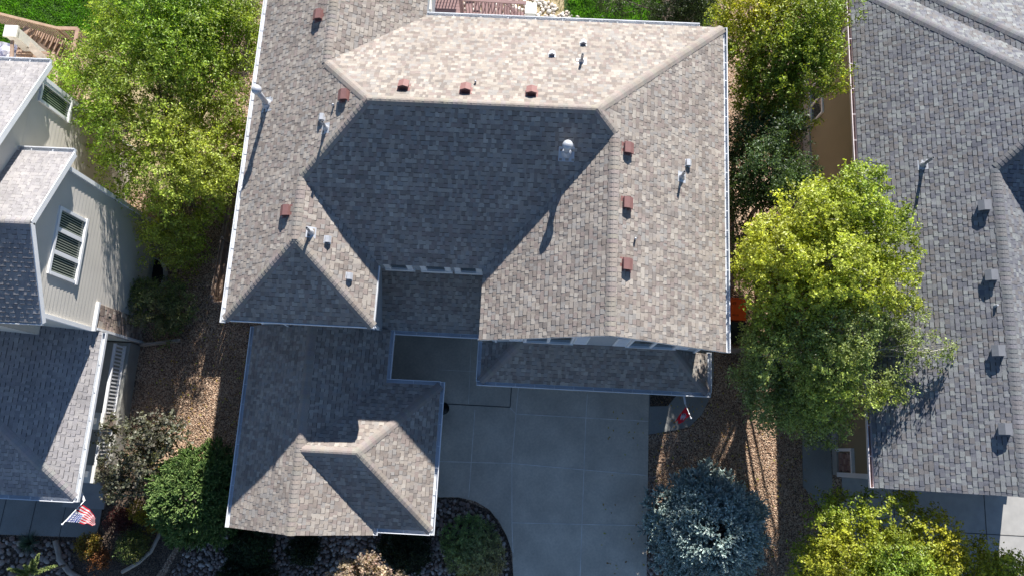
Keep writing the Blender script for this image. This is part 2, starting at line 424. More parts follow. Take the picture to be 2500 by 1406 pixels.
zt=lambda x: gz+gq*(gh-abs(x-GX))-0.05
a=[(GL+.4,2.7),(GR-.4,2.7),(GR-.4,zt(GR-.4)),(GX,zt(GX)),(GL+.4,zt(GL+.4))]
for yy in (gF+.4,gF+.5): mb2.face([(p[0],yy,p[1]) for p in a])
wall=mb.build('wall','siding',house); mb2.build('garage_wall','siding',house)
# --- upper roof
mb=MB()
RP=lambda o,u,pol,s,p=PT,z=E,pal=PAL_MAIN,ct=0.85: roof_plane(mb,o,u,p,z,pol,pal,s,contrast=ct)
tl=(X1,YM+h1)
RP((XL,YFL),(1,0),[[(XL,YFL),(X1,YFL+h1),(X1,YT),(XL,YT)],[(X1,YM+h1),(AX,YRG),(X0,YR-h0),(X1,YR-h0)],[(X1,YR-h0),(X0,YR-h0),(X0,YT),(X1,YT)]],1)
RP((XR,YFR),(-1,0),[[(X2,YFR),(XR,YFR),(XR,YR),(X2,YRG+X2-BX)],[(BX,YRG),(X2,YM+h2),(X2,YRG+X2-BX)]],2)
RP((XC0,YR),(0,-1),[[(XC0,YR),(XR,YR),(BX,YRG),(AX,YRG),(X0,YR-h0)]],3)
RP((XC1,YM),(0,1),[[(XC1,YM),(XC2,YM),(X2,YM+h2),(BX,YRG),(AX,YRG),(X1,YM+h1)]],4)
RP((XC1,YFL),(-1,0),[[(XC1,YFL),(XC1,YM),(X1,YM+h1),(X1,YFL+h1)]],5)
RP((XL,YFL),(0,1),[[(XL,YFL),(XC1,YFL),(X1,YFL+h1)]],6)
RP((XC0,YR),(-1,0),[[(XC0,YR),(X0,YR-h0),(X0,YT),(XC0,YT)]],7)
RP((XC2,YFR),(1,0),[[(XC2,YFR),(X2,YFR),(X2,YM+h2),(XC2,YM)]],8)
# soffit slab
sof=[(XL+.02,YFL+.02),(XC1-.02,YFL+.02),(XC1-.02,YM+.02),(XC2+.02,YM+.02),(XC2+.02,3.61),(XR-.02,3.61),(XR-.02,YR-.02),(XC0-.02,YR-.02),(XC0-.02,YT-.02),(XL+.02,YT-.02)]
mb.prism(sof,5.50,5.555,(0.75,0.76,0.77))
roof=mb.build('roof','shingle',house)
mb=MB()
L_,R_,F_,B_=pn((1,0),PT),pn((-1,0),PT),pn((0,1),PT),pn((0,-1),PT)
PA=PAL_MAIN
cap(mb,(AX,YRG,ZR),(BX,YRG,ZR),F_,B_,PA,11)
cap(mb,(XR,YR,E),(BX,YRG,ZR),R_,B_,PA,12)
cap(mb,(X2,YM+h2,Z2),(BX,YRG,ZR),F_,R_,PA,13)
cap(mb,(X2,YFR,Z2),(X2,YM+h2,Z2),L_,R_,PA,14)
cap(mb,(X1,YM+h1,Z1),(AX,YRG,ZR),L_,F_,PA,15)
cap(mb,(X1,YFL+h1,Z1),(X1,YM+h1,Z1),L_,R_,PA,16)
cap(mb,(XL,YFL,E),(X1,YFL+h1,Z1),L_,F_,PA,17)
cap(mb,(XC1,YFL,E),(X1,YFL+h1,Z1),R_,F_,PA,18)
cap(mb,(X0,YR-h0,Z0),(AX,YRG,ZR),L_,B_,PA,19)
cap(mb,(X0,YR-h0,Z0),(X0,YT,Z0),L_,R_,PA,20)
mb.build('ridge_cap','shingle',roof)
# --- lower roofs
mb=MB()
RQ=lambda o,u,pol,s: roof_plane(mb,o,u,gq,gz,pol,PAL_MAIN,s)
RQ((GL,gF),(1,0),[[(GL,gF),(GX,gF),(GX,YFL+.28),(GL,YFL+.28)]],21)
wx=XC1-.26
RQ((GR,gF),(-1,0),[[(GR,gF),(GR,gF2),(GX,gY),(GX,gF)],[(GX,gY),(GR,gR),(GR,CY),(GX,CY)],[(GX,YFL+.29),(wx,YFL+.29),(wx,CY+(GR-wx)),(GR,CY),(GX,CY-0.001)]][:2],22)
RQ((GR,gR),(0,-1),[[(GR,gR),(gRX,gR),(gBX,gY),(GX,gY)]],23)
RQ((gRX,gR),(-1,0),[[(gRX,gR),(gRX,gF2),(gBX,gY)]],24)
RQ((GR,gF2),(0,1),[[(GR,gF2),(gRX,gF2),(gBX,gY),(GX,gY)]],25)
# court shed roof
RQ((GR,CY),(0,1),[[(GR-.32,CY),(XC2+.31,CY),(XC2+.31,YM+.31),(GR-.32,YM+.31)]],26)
lroof=mb.build('lower_roof','shingle',house)
mb=MB()
l_,r2_,f_,b2_=pn((1,0),gq),pn((-1,0),gq),pn((0,1),gq),pn((0,-1),gq)
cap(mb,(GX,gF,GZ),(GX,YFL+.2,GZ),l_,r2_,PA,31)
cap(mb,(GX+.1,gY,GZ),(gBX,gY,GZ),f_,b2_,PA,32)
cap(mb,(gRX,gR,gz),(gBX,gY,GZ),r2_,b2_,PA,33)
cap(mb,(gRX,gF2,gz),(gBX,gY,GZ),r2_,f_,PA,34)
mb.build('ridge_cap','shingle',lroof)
# garage skirt roof
sL,sR,sF,sB=-1.42,6.14,2.31,3.60; sh=sB-sF
mb=MB()
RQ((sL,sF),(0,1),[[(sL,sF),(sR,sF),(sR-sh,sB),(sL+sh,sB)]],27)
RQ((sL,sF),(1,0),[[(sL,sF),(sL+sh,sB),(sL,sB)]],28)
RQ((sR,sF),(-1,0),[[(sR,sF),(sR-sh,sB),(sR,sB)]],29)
sk=mb.build('garage_skirt_roof','shingle',house)
mb=MB()
cap(mb,(sL,sF,gz),(sL+sh,sB,gz+gq*sh),l_,f_,PA,35); mb.build('ridge_cap','shingle',sk); mb=MB(); cap(mb,(sR,sF,gz),(sR-sh,sB,gz+gq*sh),r2_,f_,PA,36)
mb.build('ridge_cap','shingle',sk)
# under-boxes of the eaves
mb=MB()
mb.prism([(GL+.02,gF+.39),(GR-.02,gF+.39),(GR-.02,gF2+.02),(gRX-.02,gF2+.02),(gRX-.02,gR-.02),(GR-.02,gR-.02),(GR-.02,CY-.0),(XC2+.25,CY+.02),(XC2+.25,YM+.2),(XC1-.2,YM+.2),(XC1-.2,YFL+.25),(GL+.02,YFL+.25)],2.64,2.70)
mb.prism([(sL+.02,sF+.02),(sR-.02,sF+.02),(sR-.02,sB),(sL+.02,sB)],2.64,2.70)
# rake boards
def rake(a,b,yo=0):
    mb.beam(Vector(a)+Vector((0,yo,-0.085)),Vector(b)+Vector((0,yo,-0.085)),0.03,0.14)
rake((XC2,YFR+.02,E),(X2,YFR+.02,Z2)); rake((XR,YFR+.02,E),(X2,YFR+.02,Z2))
rake((GL,gF+.02,gz),(GX,gF+.02,GZ)); rake((GR,gF+.02,gz),(GX,gF+.02,GZ))
mb.build('eave_trim','white',house)
# gutters
mb=MB(); zg=E-0.015
gutter(mb,(XL,YFL-.1,zg),(XL,YT,zg),(-1,0))
gutter(mb,(XR,YFR,zg),(XR,YR+.02,zg),(1,0))
gutter(mb,(XC0,YR,zg),(5.25,YR,zg),(0,1),inner=(1,1,1),strap=0.9)
gutter(mb,(XL,YFL,zg),(XC1+.02,YFL,zg),(0,-1),w=0.05,h=.1)
gutter(mb,(XC1,YFL-.05,zg),(XC1,YM-.06,zg),(1,0),w=0.05)
mb.build('upper_gutter','gutter',house)
mb=MB(); zg=gz-0.015
gutter(mb,(GL,gF,zg),(GL,YFL+.25,zg),(-1,0))
mb.build('lower_gutter','gutter',house); mb=MB()
gutter(mb,(GR+.14,CY,zg),(XC2-.06,CY,zg),(0,-1)); gutter(mb,(GR,gR+.14,zg),(GR,CY+.0,zg),(1,0))
gutter(mb,(GR+.0,gR,zg),(gRX,gR,zg),(0,1)); gutter(mb,(gRX,gF2-.13,zg),(gRX,gR+.13,zg),(1,0))
gutter(mb,(GR+.13,gF2,zg),(gRX,gF2,zg),(0,-1)); gutter(mb,(GR,gF,zg),(GR,gF2-.002,zg),(1,0))
mb.build('lower_gutter','gutter',house); mb=MB()
gutter(mb,(sL-.12,sF,zg),(sR+.12,sF,zg),(0,-1)); gutter(mb,(sL,sF+.002,zg),(sL,sB+.05,zg),(-1,0)); gutter(mb,(sR,sF+.002,zg),(sR,sB+.05,zg),(1,0))
mb.build('lower_gutter','gutter',house)
# downspouts: elbow from upper corner gutters
for pts in (((XC1+.03,YFL-.03,5.5),(XC1-.02,YFL+.02,5.2),(XC1-.16,YFL+.21,4.95),(XC1-.16,YFL+.21,3.9)),
            ((XL+1.1,YFL-.04,5.5),(XL+1.2,YFL+.1,5.15),(XL+1.3,YFL+.22,4.95),(XL+1.3,YFL+.22,3.45)),
            ((XC2+.35,3.45,5.45),(XC2+.42,3.55,5.1),(XC2+.42,3.61,4.8),(XC2+.42,3.61,3.2)),
            ((XR-.1,3.4,5.4),(XR-.34,3.5,5.0),(XR-.38,3.6,4.7),(XR-.38,3.6,3.0))):
    mb=MB()
    for p,q in zip(pts,pts[1:]): mb.beam(p,Vector(q)+(Vector(q)-Vector(p))*0.02,0.085,0.065)
    mb.build('downspout','gutter',house)
# windows and shutters on the front gable wall and in the court
fy=3.62
for cx in (0.76,4.06):
    window(house,(cx,fy-.012,4.5),(1,0,0),(0,-1,0),1.56,1.5,2)
for x0,x1 in ((-0.50,-0.04),(1.56,2.0),(2.84,3.27),(4.87,5.27)):
    mb=MB(); mb.box(((x0+x1)/2,fy-.03,4.48),(x1-x0,0.04,1.5))
    for k in range(12): mb.box(((x0+x1)/2,fy-.055,3.82+k*0.12),(x1-x0-.1,0.02,0.05))
    mb.build('shutter','white',house)
cy=YM+.3
for cx,ww in ((-4.2,.92),(-2.99,.98),(-1.93,.88)):
    window(house,(cx,cy-.012,4.62),(1,0,0),(0,-1,0),ww,1.5,1,fr=.19)
# --- roof vents
def onplane(x,y,o,upv,pitch,z0): return Vector((x,y,z0+pitch*((x-o[0])*upv[0]+(y-o[1])*upv[1])))
def frame_of(upv,pitch):
    n=pn(upv,pitch); s=Vector((upv[0],upv[1],pitch)).normalized(); return n,s
def box_vent(parent,p,n,col_m,wd=0.31,dp=0.33,ht=0.14):
    """hooded box vent square to the house, sitting on a sloping roof with normal n"""
    y=Vector((0,1,0)); yv=(y-n*y.dot(n)).normalized(); xv=yv.cross(n).normalized(); ax=(xv,yv,n)
    mb=MB(); mb.box(p+n*0.012,(wd*1.25,dp*1.2,0.012),ax); f=None
    base=mb.build('roof_vent',col_m,parent)
    mb=MB(); mb.box(p+n*(ht/2),(wd*.84,dp*.84,ht),ax)
    mb.box(p+n*(ht*.45)-yv*(dp*.425),(wd*.66,0.01,ht*.6),ax,(0.55,0.5,0.5)); mb.build('throat',col_m,base)
    mb=MB(); e=0.05; q=[]
    for sx in (-.5,0,.5):
        for sy in (-.5,.5): q.append(p+xv*(sx*wd)+yv*(sy*dp)+n*(ht+(e if sx==0 else 0)))
    a=q; d_=n*(-0.035)
    mb.face([a[0],a[2],a[3],a[1]]); mb.face([a[2],a[4],a[5],a[3]])
    mb.face([a[0]+d_,a[2]+d_,a[2],a[0]]); mb.face([a[2]+d_,a[4]+d_,a[4],a[2]]); mb.face([a[1],a[3],a[3]+d_,a[1]+d_]); mb.face([a[3],a[5],a[5]+d_,a[3]+d_])
    mb.face([a[0],a[1],a[1]+d_,a[0]+d_]); mb.face([a[4]+d_,a[5]+d_,a[5],a[4]]); mb.face([a[0]+d_,a[1]+d_,a[3]+d_,a[2]+d_]); mb.face([a[2]+d_,a[3]+d_,a[5]+d_,a[4]+d_])
    mb.build('hood',col_m,base); return base
def pipe_vent(parent,p,n,ht=0.45,r=0.045):
    mb=MB(); y=Vector((0,1,0)); yv=(y-n*y.dot(n)).normalized(); xv=yv.cross(n)
    mb.box(p+n*0.012,(0.30,0.34,0.01),(xv,yv,n)); mb.tube([p,p+Vector((0,0,.10)),p+Vector((0,0,.17))],[.10,.075,.05],10)
    b=mb.build('vent_pipe','galv',parent)
    mb=MB(); mb.tube([p+Vector((0,0,.1)),p+Vector((0,0,ht))],r*.92,10,(0.62,0.62,0.62)); mb.tube([p+Vector((0,0,ht-.02)),p+Vector((0,0,ht+.001))],r*.7,10,(0.03,0.03,0.03)); mb.build('pipe','galv',b)
def cap_vent(parent,p,n,ht,r=0.085,lean=(0,0)):
    mb=MB(); y=Vector((0,1,0)); yv=(y-n*y.dot(n)).normalized(); xv=yv.cross(n)
    mb.box(p+n*0.012,(0.46,0.5,0.01),(xv,yv,n)); mb.tube([p,p+Vector((0,0,.1)),p+Vector((0,0,.16))],[.17,.14,.1],12)
    b=mb.build('flue','galv',parent)
    mb=MB(); t=p+Vector((lean[0],lean[1],ht)); mb.tube([p+Vector((0,0,.05)),t],r,12); mb.build('flue_pipe','galv',b,True)
    mb=MB(); mb.sphere((t.x,t.y,t.z+.06),.155,16,10,0.8); mb.tube([t-Vector((0,0,.06)),t+Vector((0,0,.02))],[.12,.14],14); mb.build('flue_cap','galv',b,True)
for x,y,n,o,u in ((-6.88,13.0,L_,(XL,0),(1,0)),(-5.62,9.98,L_,(XL,0),(1,0)),(-7.22,6.66,L_,(XL,0),(1,0)),
                  (-3.89,10.28,B_,(0,YR),(0,-1)),(-2.07,10.26,B_,(0,YR),(0,-1)),(-0.15,10.26,B_,(0,YR),(0,-1)),
                  (2.68,8.76,R_,(XR,0),(-1,0)),(2.69,7.1,R_,(XR,0),(-1,0)),(2.71,5.31,R_,(XR,0),(-1,0))):
    box_vent(house,onplane(x,y,o,u,PT,E),n,'redvent')
for x,y,n,o,u in ((-6.32,9.45,L_,(XL,0),(1,0)),(1.4,12.75,B_,(0,YR),(0,-1)),(0.42,12.1,B_,(0,YR),(0,-1)),(4.67,8.87,R_,(XR,0),(-1,0)),
                  (-6.02,5.92,R_,(XC1,0),(-1,0)),(-5.36,4.92,R_,(XC1,0),(-1,0))):
    box_vent(house,onplane(x,y,o,u,PT,E),n,'galv',0.18,0.2,0.10)
for x,y,n,o,u in ((-6.17,9.08,L_,(XL,0),(1,0)),(1.33,11.85,B_,(0,YR),(0,-1)),(4.48,8.38,R_,(XR,0),(-1,0)),(-6.46,6.05,R_,(XC1,0),(-1,0))):
    pipe_vent(house,onplane(x,y,o,u,PT,E),n)
for x,y,n,o,u in ((-1.82,10.62,B_,(0,YR),(0,-1)),(-5.98,9.75,L_,(XL,0),(1,0)),(2.99,6.1,R_,(XR,0),(-1,0))):
    p=onplane(x,y,o,u,PT,E); mb=MB(); mb.tube([p,p+Vector((0,0,.1))],[.03,.03],8); mb.sphere((p.x,p.y,p.z+.12),.035,8,6); mb.build('roof_fitting','galv',house)
cap_vent(house,onplane(-8.53,10.40,(XL,0),(1,0),PT,E),L_,0.95)
cap_vent(house,onplane(0.95,8.60,(0,YM),(0,1),PT,E),F_,0.50)
# garage doors and court fittings under the eaves
mb=MB()
for x0,x1 in ((-0.2,4.7),):
    mb.box(((x0+x1)/2,3.66,1.15),(x1-x0,0.05,2.3))
    for k in range(1,4): mb.box(((x0+x1)/2,3.63,k*.57),(x1-x0,0.02,0.03),col=(.6,.6,.6))
mb.build('garage_door','white',house)
mb=MB(); mb.box((-2.9,CY+.37,1.05),(0.95,0.05,2.1)); mb.build('front_door','plastic_k',house)
# ================================================================== RIGHT HOUSE
rh=thing('neighbour_house','tan house at the right edge with grey mottled shingle roof and brown stained gutter','house',(14,8,0))
ex,ez,rp=10.9,4.1,0.54; rx=14.3; rz=ez+rp*(rx-ex); fy0=-0.45
mb=MB()
poly_offset_walls(mb,[(11.35,-0.1),(17.4,-0.1),(17.4,19),(11.35,19)],0.25,4.05,(1,1,1),0)
mb.prism([(11.352,8.0),(17.3,8.0),(17.3,18.9),(11.352,18.9)],-1.06,.3)
for yy in (-.1,0.0): mb.face([(11.35,yy,4.04),(17.4,yy,4.04),(17.4,yy,ez+rp*(2*rx-ex-17.4)-.06),(rx,yy,rz-.06),(11.35,yy,4.28)])
mb.build('wall','siding_r',rh)
mb=MB(); mb.prism([(11.28,-0.14),(17.5,-0.14),(17.5,8.0),(11.28,8.0)],-1.5,0.42); mb.prism([(11.28,8.003),(17.5,8.003),(17.5,19.1),(11.28,19.1)],-2.2,-1.05); mb.build('foundation','found',rh)
mb=MB()
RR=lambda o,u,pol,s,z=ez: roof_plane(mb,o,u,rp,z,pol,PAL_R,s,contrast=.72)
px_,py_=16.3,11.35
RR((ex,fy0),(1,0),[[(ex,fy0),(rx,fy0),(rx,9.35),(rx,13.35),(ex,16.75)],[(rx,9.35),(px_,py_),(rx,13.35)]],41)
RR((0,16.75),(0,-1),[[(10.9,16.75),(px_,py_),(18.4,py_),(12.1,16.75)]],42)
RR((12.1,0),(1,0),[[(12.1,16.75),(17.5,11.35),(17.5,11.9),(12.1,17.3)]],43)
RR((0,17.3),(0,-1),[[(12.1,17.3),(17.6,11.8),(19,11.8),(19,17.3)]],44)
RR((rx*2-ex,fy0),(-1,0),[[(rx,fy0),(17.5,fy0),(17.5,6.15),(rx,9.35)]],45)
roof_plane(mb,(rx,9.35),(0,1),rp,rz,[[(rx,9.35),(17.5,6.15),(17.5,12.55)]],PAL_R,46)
mb.prism([(ex+.02,fy0+.02),(17.6,fy0+.02),(17.6,16.7),(ex+.02,16.7)],3.98,4.04)
rr=mb.build('roof','shingle',rh)
mb=MB()
l,r,f,b=pn((1,0),rp),pn((-1,0),rp),pn((0,1),rp),pn((0,-1),rp)
cap(mb,(rx,fy0,rz),(rx,9.35,rz),l,r,PAL_R,51,.17); cap(mb,(rx,9.35,rz),(px_,py_,rz+rp*2),l,f,PAL_R,52,.17)
cap(mb,(10.9,16.75,ez),(px_,py_,rz+rp*2),l,b,PAL_R,53,.17); cap(mb,(12.1,17.3,ez),(17.5,11.9,ez+rp*5.4),l,b,PAL_R,54,.17)
mb.build('ridge_cap','shingle',rr)
mb=MB(); gutter(mb,(ex,fy0,ez-.015),(ex,16.6,ez-.015),(-1,0),inner=(0.32,0.19,0.16),outer=(0.95,0.86,0.86),strap=0.9); mb.build('gutter','gutter',rh)
mb=MB(); mb.beam((ex,fy0+.02,ez-.09),(rx,fy0+.02,rz-.09),0.03,0.14); mb.beam((17.5,fy0+.02,rz-.09-rp*3.2),(rx,fy0+.02,rz-.09),0.03,0.14)
mb.box((11.33,-.12,2.25),(.16,.16,3.6)); mb.build('corner_trim','white',rh)
mb=MB()
for k in range(7):
    for j in range(3):
        c=random.Random(k*3+j).choice([(.30,.20,.17),(.24,.15,.13),(.36,.26,.22)]); mb.box((11.33,0.08+j*.2+(k%2)*.05,.62+k*.14),(.09,.18,.12),col=c)
mb.build('stone_veneer','brick',rh)
mb=MB(); mb.box((11.31,.30,1.68),(.14,.78,.10)); mb.box((11.31,.73,1.05),(.13,.10,1.35)); mb.build('veneer_trim','white',rh)
for cyy,zz,ww,hh in ((14.55,-.27,1.6,1.22),(15.95,2.55,1.7,.95)):
    window(rh,(11.338,cyy,zz),(0,1,0),(-1,0,0),ww,hh,2,fr=.075)
for x,y in ((13.93,8.15),(13.95,5.95),(13.96,3.68),(13.96,1.42)):
    box_vent(rh,onplane(x,y,(ex,0),(1,0),rp,ez),l,'greyvent',.34,.32,.19)
box_vent(rh,onplane(12.05,8.3,(ex,0),(1,0),rp,ez),l,'galv',.2,.2,.14)
pipe_vent(rh,onplane(12.55,9.75,(ex,0),(1,0),rp,ez),l,.62,.05)
p=onplane(13.98,5.05,(ex,0),(1,0),rp,ez); mb=MB(); mb.tube([p,p+Vector((0,0,.14))],[.05,.03],8); mb.build('roof_fitting','galv',rh)
# ================================================================== LEFT HOUSE
lh=thing('neighbour_house','putty coloured two storey house at the left edge with three stacked windows in its side','house',(-17,5,0))
lp=0.5
mb=MB()
poly_offset_walls(mb,[(-22,3.3),(-14.4,3.3),(-14.4,7.9),(-22,7.9)],-0.5,6.5,(1,1,1),.18)
a=[(3.3,6.5),(7.9,6.5),(5.65,7.6)]
for xx in (-14.4,-14.5): mb.face([(xx,*p) for p in a])
for k in range(6):
    z=6.5+k*.18; hw=2.3*(1-(k*.18)/1.1); hw2=2.3*max(0,1-((k+1)*.18)/1.1)
    mb.face([(-14.384,5.65-hw,z),(-14.384,5.65+hw,z),(-14.397,5.65+hw2,z+.18),(-14.397,5.65-hw2,z+.18)])
poly_offset_walls(mb,[(-24,3.0),(-15.85,3.0),(-15.85,10.95),(-24,10.95)],-0.5,6.3,(1,1,1),.18)
for xx in (-15.85,-15.95): mb.face([(xx,10.95,6.3),(xx,4,6.3),(xx,4,8.9),(xx,5.65,8.9)])
mb.build('wall','siding_l',lh)
mb=MB()
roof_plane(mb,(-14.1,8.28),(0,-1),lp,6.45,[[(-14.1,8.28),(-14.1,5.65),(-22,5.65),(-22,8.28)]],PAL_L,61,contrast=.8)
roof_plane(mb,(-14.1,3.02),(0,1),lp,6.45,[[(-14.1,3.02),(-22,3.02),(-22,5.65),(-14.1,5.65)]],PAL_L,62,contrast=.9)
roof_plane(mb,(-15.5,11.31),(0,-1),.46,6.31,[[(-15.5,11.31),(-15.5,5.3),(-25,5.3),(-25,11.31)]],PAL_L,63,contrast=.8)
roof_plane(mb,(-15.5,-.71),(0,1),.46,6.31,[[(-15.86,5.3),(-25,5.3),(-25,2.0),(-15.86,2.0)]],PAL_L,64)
lr=mb.build('roof','shingle',lh)
mb=MB()
cap(mb,(-14.1,5.65,7.765),(-15.85,5.65,7.765),pn((0,1),lp),pn((0,-1),lp),PAL_L,65)
mb.build('ridge_cap','shingle',lr)
# lower porch roof with a hip
cx,cyf,cz,cp=-14.24,-2.12,3.0,.5
mb=MB()
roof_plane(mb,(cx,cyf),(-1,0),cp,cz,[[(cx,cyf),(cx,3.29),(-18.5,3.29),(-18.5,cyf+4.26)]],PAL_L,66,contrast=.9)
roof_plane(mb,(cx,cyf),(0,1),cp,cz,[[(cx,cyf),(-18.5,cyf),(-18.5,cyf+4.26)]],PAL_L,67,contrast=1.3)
pr=mb.build('porch_roof','shingle',lh)
mb=MB(); cap(mb,(cx,cyf,cz),(-18.5,cyf+4.26,cz+cp*4.26),pn((-1,0),cp),pn((0,1),cp),PAL_L,68); mb.build('ridge_cap','shingle',pr)
mb=MB(); mb.prism([(cx-.02,cyf+.02),(cx-.02,3.28),(-18.5,3.28),(-18.5,cyf+.02)],2.88,2.94)
def rk(a,b,wd=.04,ht=.17): mb.beam(Vector(a)-Vector((0,0,.09)),Vector(b)-Vector((0,0,.09)),wd,ht)
rk((-14.09,8.28,6.45),(-14.09,5.65,7.765)); rk((-14.09,3.02,6.45),(-14.09,5.65,7.765))
rk((-15.49,11.31,6.31),(-15.49,5.65,6.31+.46*5.66))
mb.beam((-14.25,8.28,6.40),(-14.25,5.65,7.70),.30,.03); mb.beam((-14.25,3.02,6.40),(-14.25,5.65,7.70),.30,.03)
mb.box((-14.38,3.3,4.98),(.13,.13,2.95)); mb.box((-14.38,7.9,3.1),(.13,.13,6.5)); mb.box((-15.83,10.95,3.1),(.13,.13,6.2))
mb.box((-14.37,3.75,3.33),(.16,.98,.10)); mb.box((-14.37,3.36,1.6),(.14,.08,3.2))
mb.build('eave_trim','white',lh)
mb=MB()
for args in (((-16.1,8.30,6.42),(-14.1,8.30,6.42),(0,1)),((-22,3.0,6.42),(-14.1,3.0,6.42),(0,-1),.05),((-22,11.33,6.28),(-15.5,11.33,6.28),(0,1))):
    mb=MB(); gutter(mb,*args); mb.build('gutter','gutter',lh)
mb=MB(); gutter(mb,(cx,cyf-.12,cz-.015),(cx,3.27,cz-.015),(1,0),strap=.9); gutter(mb,(-18.5,cyf,cz-.015),(cx-.002,cyf,cz-.015),(0,-1))
mb.build('gutter','gutter',lh)
window(lh,(-14.388,5.60,5.45),(0,1,0),(1,0,0),2.12,1.5,3,fr=.10,blinds=(.34,.38,.31))
window(lh,(-15.838,10.52,5.2),(0,1,0),(1,0,0),.72,1.62,1,fr=.09,blinds=(.25,.34,.22))
mb=MB(); rg=random.Random(4)
for k in range(24):
    y=3.42
    while y<4.15:
        ww=rg.choice((.12,.18,.24)); ww=min(ww,4.2-y); c=rg.choice([(.42,.34,.27),(.30,.23,.19),(.5,.43,.36),(.24,.19,.16),(.38,.29,.25)])
        mb.box((-14.385,y+ww/2,.07+k*.135),(.05+rg.random()*.03,ww-.012,.12),col=c); y+=ww
mb.build('stone_veneer','brick',lh)
# porch: floor, foundation, railing, columns
po=thing('porch','raised covered porch with white railing and stone piers beside the left house','porch',(-15.5,0.5,0))
mb=MB(); mb.prism([(-14.42,-1.55),(-14.42,3.24),(-18,3.24),(-18,-1.55)],0,.72,(.9,.9,.85)); mb.build('floor','found',po)
for y0,y1 in ((.62,3.1),(-1.2,.1)):
    mb=MB()
    for z in (.84,1.5): mb.box((-14.55,(y0+y1)/2,z),(.10,y1-y0,.06))
    n=int((y1-y0)/.125)
    for i in range(n): mb.box((-14.55,y0+.06+(y1-y0-.12)*i/(n-1),1.17),(.05,.05,.6))
    mb.build('railing','white',po)
for y in (.36,-1.42):
    mb=MB(); rg=random.Random(int(y*10))
    for k in range(12):
        for j in range(3):
            c=rg.choice([(.42,.34,.27),(.30,.23,.19),(.5,.43,.36)])
            mb.box((-14.72+.16*(j-1),y,.07+k*.13),(.155,.44+rg.random()*.03,.125),col=c)
    b=mb.build('pier','brick',po)
    mb=MB(); mb.box((-14.72,y,1.67),(.62,.58,.09)); mb.build('pier_cap','cap',b)
    mb=MB(); mb.box((-14.72,y,2.3),(.2,.2,1.2)); mb.build('column','white',b)
mb=MB()
for i in range(4): mb.box((-15.5,-1.7-.28*i,.62-.17*i-.31),(1.5,.30,.62)); 
mb.build('step','found',po)
# ================================================================== GROUND
def sheet(name,poly,z,m,kind='structure'):
    mb=MB(); mb.face([(p[0],p[1],z) for p in poly]); o=mb.build(name,m)
    o['kind']=kind; return o
def slab(name,poly,z0,z1,m):
    mb=MB(); mb.prism(poly,z0,z1); o=mb.build(name,m); o['kind']='structure'; return o
def gh(x,y):
    s=lambda t: 0 if t<0 else 1 if t>1 else t*t*(3-2*t)
    return -1.75*s((y-8.6)/4.2)*s((x-6.5)/1.6)*(1-s((y-40)/30))*(1-s((x-30)/20))
gx=[-150,-60,-26]+[-22+i*2.0 for i in range(14)]+[5.5+i*.4 for i in range(16)]+[12.5,14,18,24,30,40,50,80,150]
gy=[-150,-60,-20,-6,0,4,7,8.5]+[8.9+i*.4 for i in range(12)]+[14,15,17,20,26,40,55,70,150]
mb=MB()
for yy in gy:
    for xx in gx: mb.v.append((xx,yy,gh(xx,yy)))
nx=len(gx)
for b_ in range(len(gy)-1):
    for a_ in range(nx-1): mb.f.append((b_*nx+a_,b_*nx+a_+1,(b_+1)*nx+a_+1,(b_+1)*nx+a_)); mb.c.append((1,1,1)); mb.m.append(0)
structure(mb.build('ground','gravel_m'))
arc=[(-0.0,-9),(0.0,-4.2),(-.08,-3.4),(-.3,-2.85),(-.62,-2.35),(-.98,-1.98),(-1.5,-1.72),(-2.1,-1.62),(-3.14,-1.66)]
drive=[(4.66,-9),(4.66,3.66),(-1.1,3.66),(-1.1,4.25),(-4.9,4.25),(-4.9,-1.66)][::-1]
slab('driveway',arc[::-1][:0]+[(-3.3,-1.66)]+[(x,y) for x,y in arc[::-1]]+[(4.66,-9),(4.66,3.66),(-1.1,3.66),(-1.1,4.25),(-4.9,4.25),(-4.9,-1.66)],-0.1,0.05,'concrete')
mb=MB(); z=.0545
def jl(a,b,w=.024): mb.beam((a[0],a[1],z),(b[0],b[1],z),w,.004)
jl((-.19,1.43),(-.25,-.34));jl((-.25,-.34),(-.14,-2.39));jl((-.14,-2.39),(-.05,-3.4))
jl((-.19,1.43),(4.65,1.41));jl((-3.0,-.41),(-.25,-.34));jl((-.25,-.34),(4.65,-.51));jl((-.14,-2.39),(4.65,-2.24)); jl((-.05,-4.2),(4.65,-4.15))
jl((2.37,1.41),(2.32,-6));jl((2.4,2.3),(2.37,1.41)); jl((-1.70,1.50),(-1.73,-1.6));jl((-.42,1.64),(-.19,1.43));jl((-.1,3.6),(-.19,1.43))
jl((-3.14,2.9),(-1.1,2.9),.015); jl((-2.0,4.2),(-1.95,1.7),.015)
structure(mb.build('driveway_joints','joint'))
mb=MB(); jl((-3.2,1.66),(-.42,1.66),.03); jl((-.42,1.66),(-.40,2.6),.03); structure(mb.build('driveway_edge_joints','joint_d'))
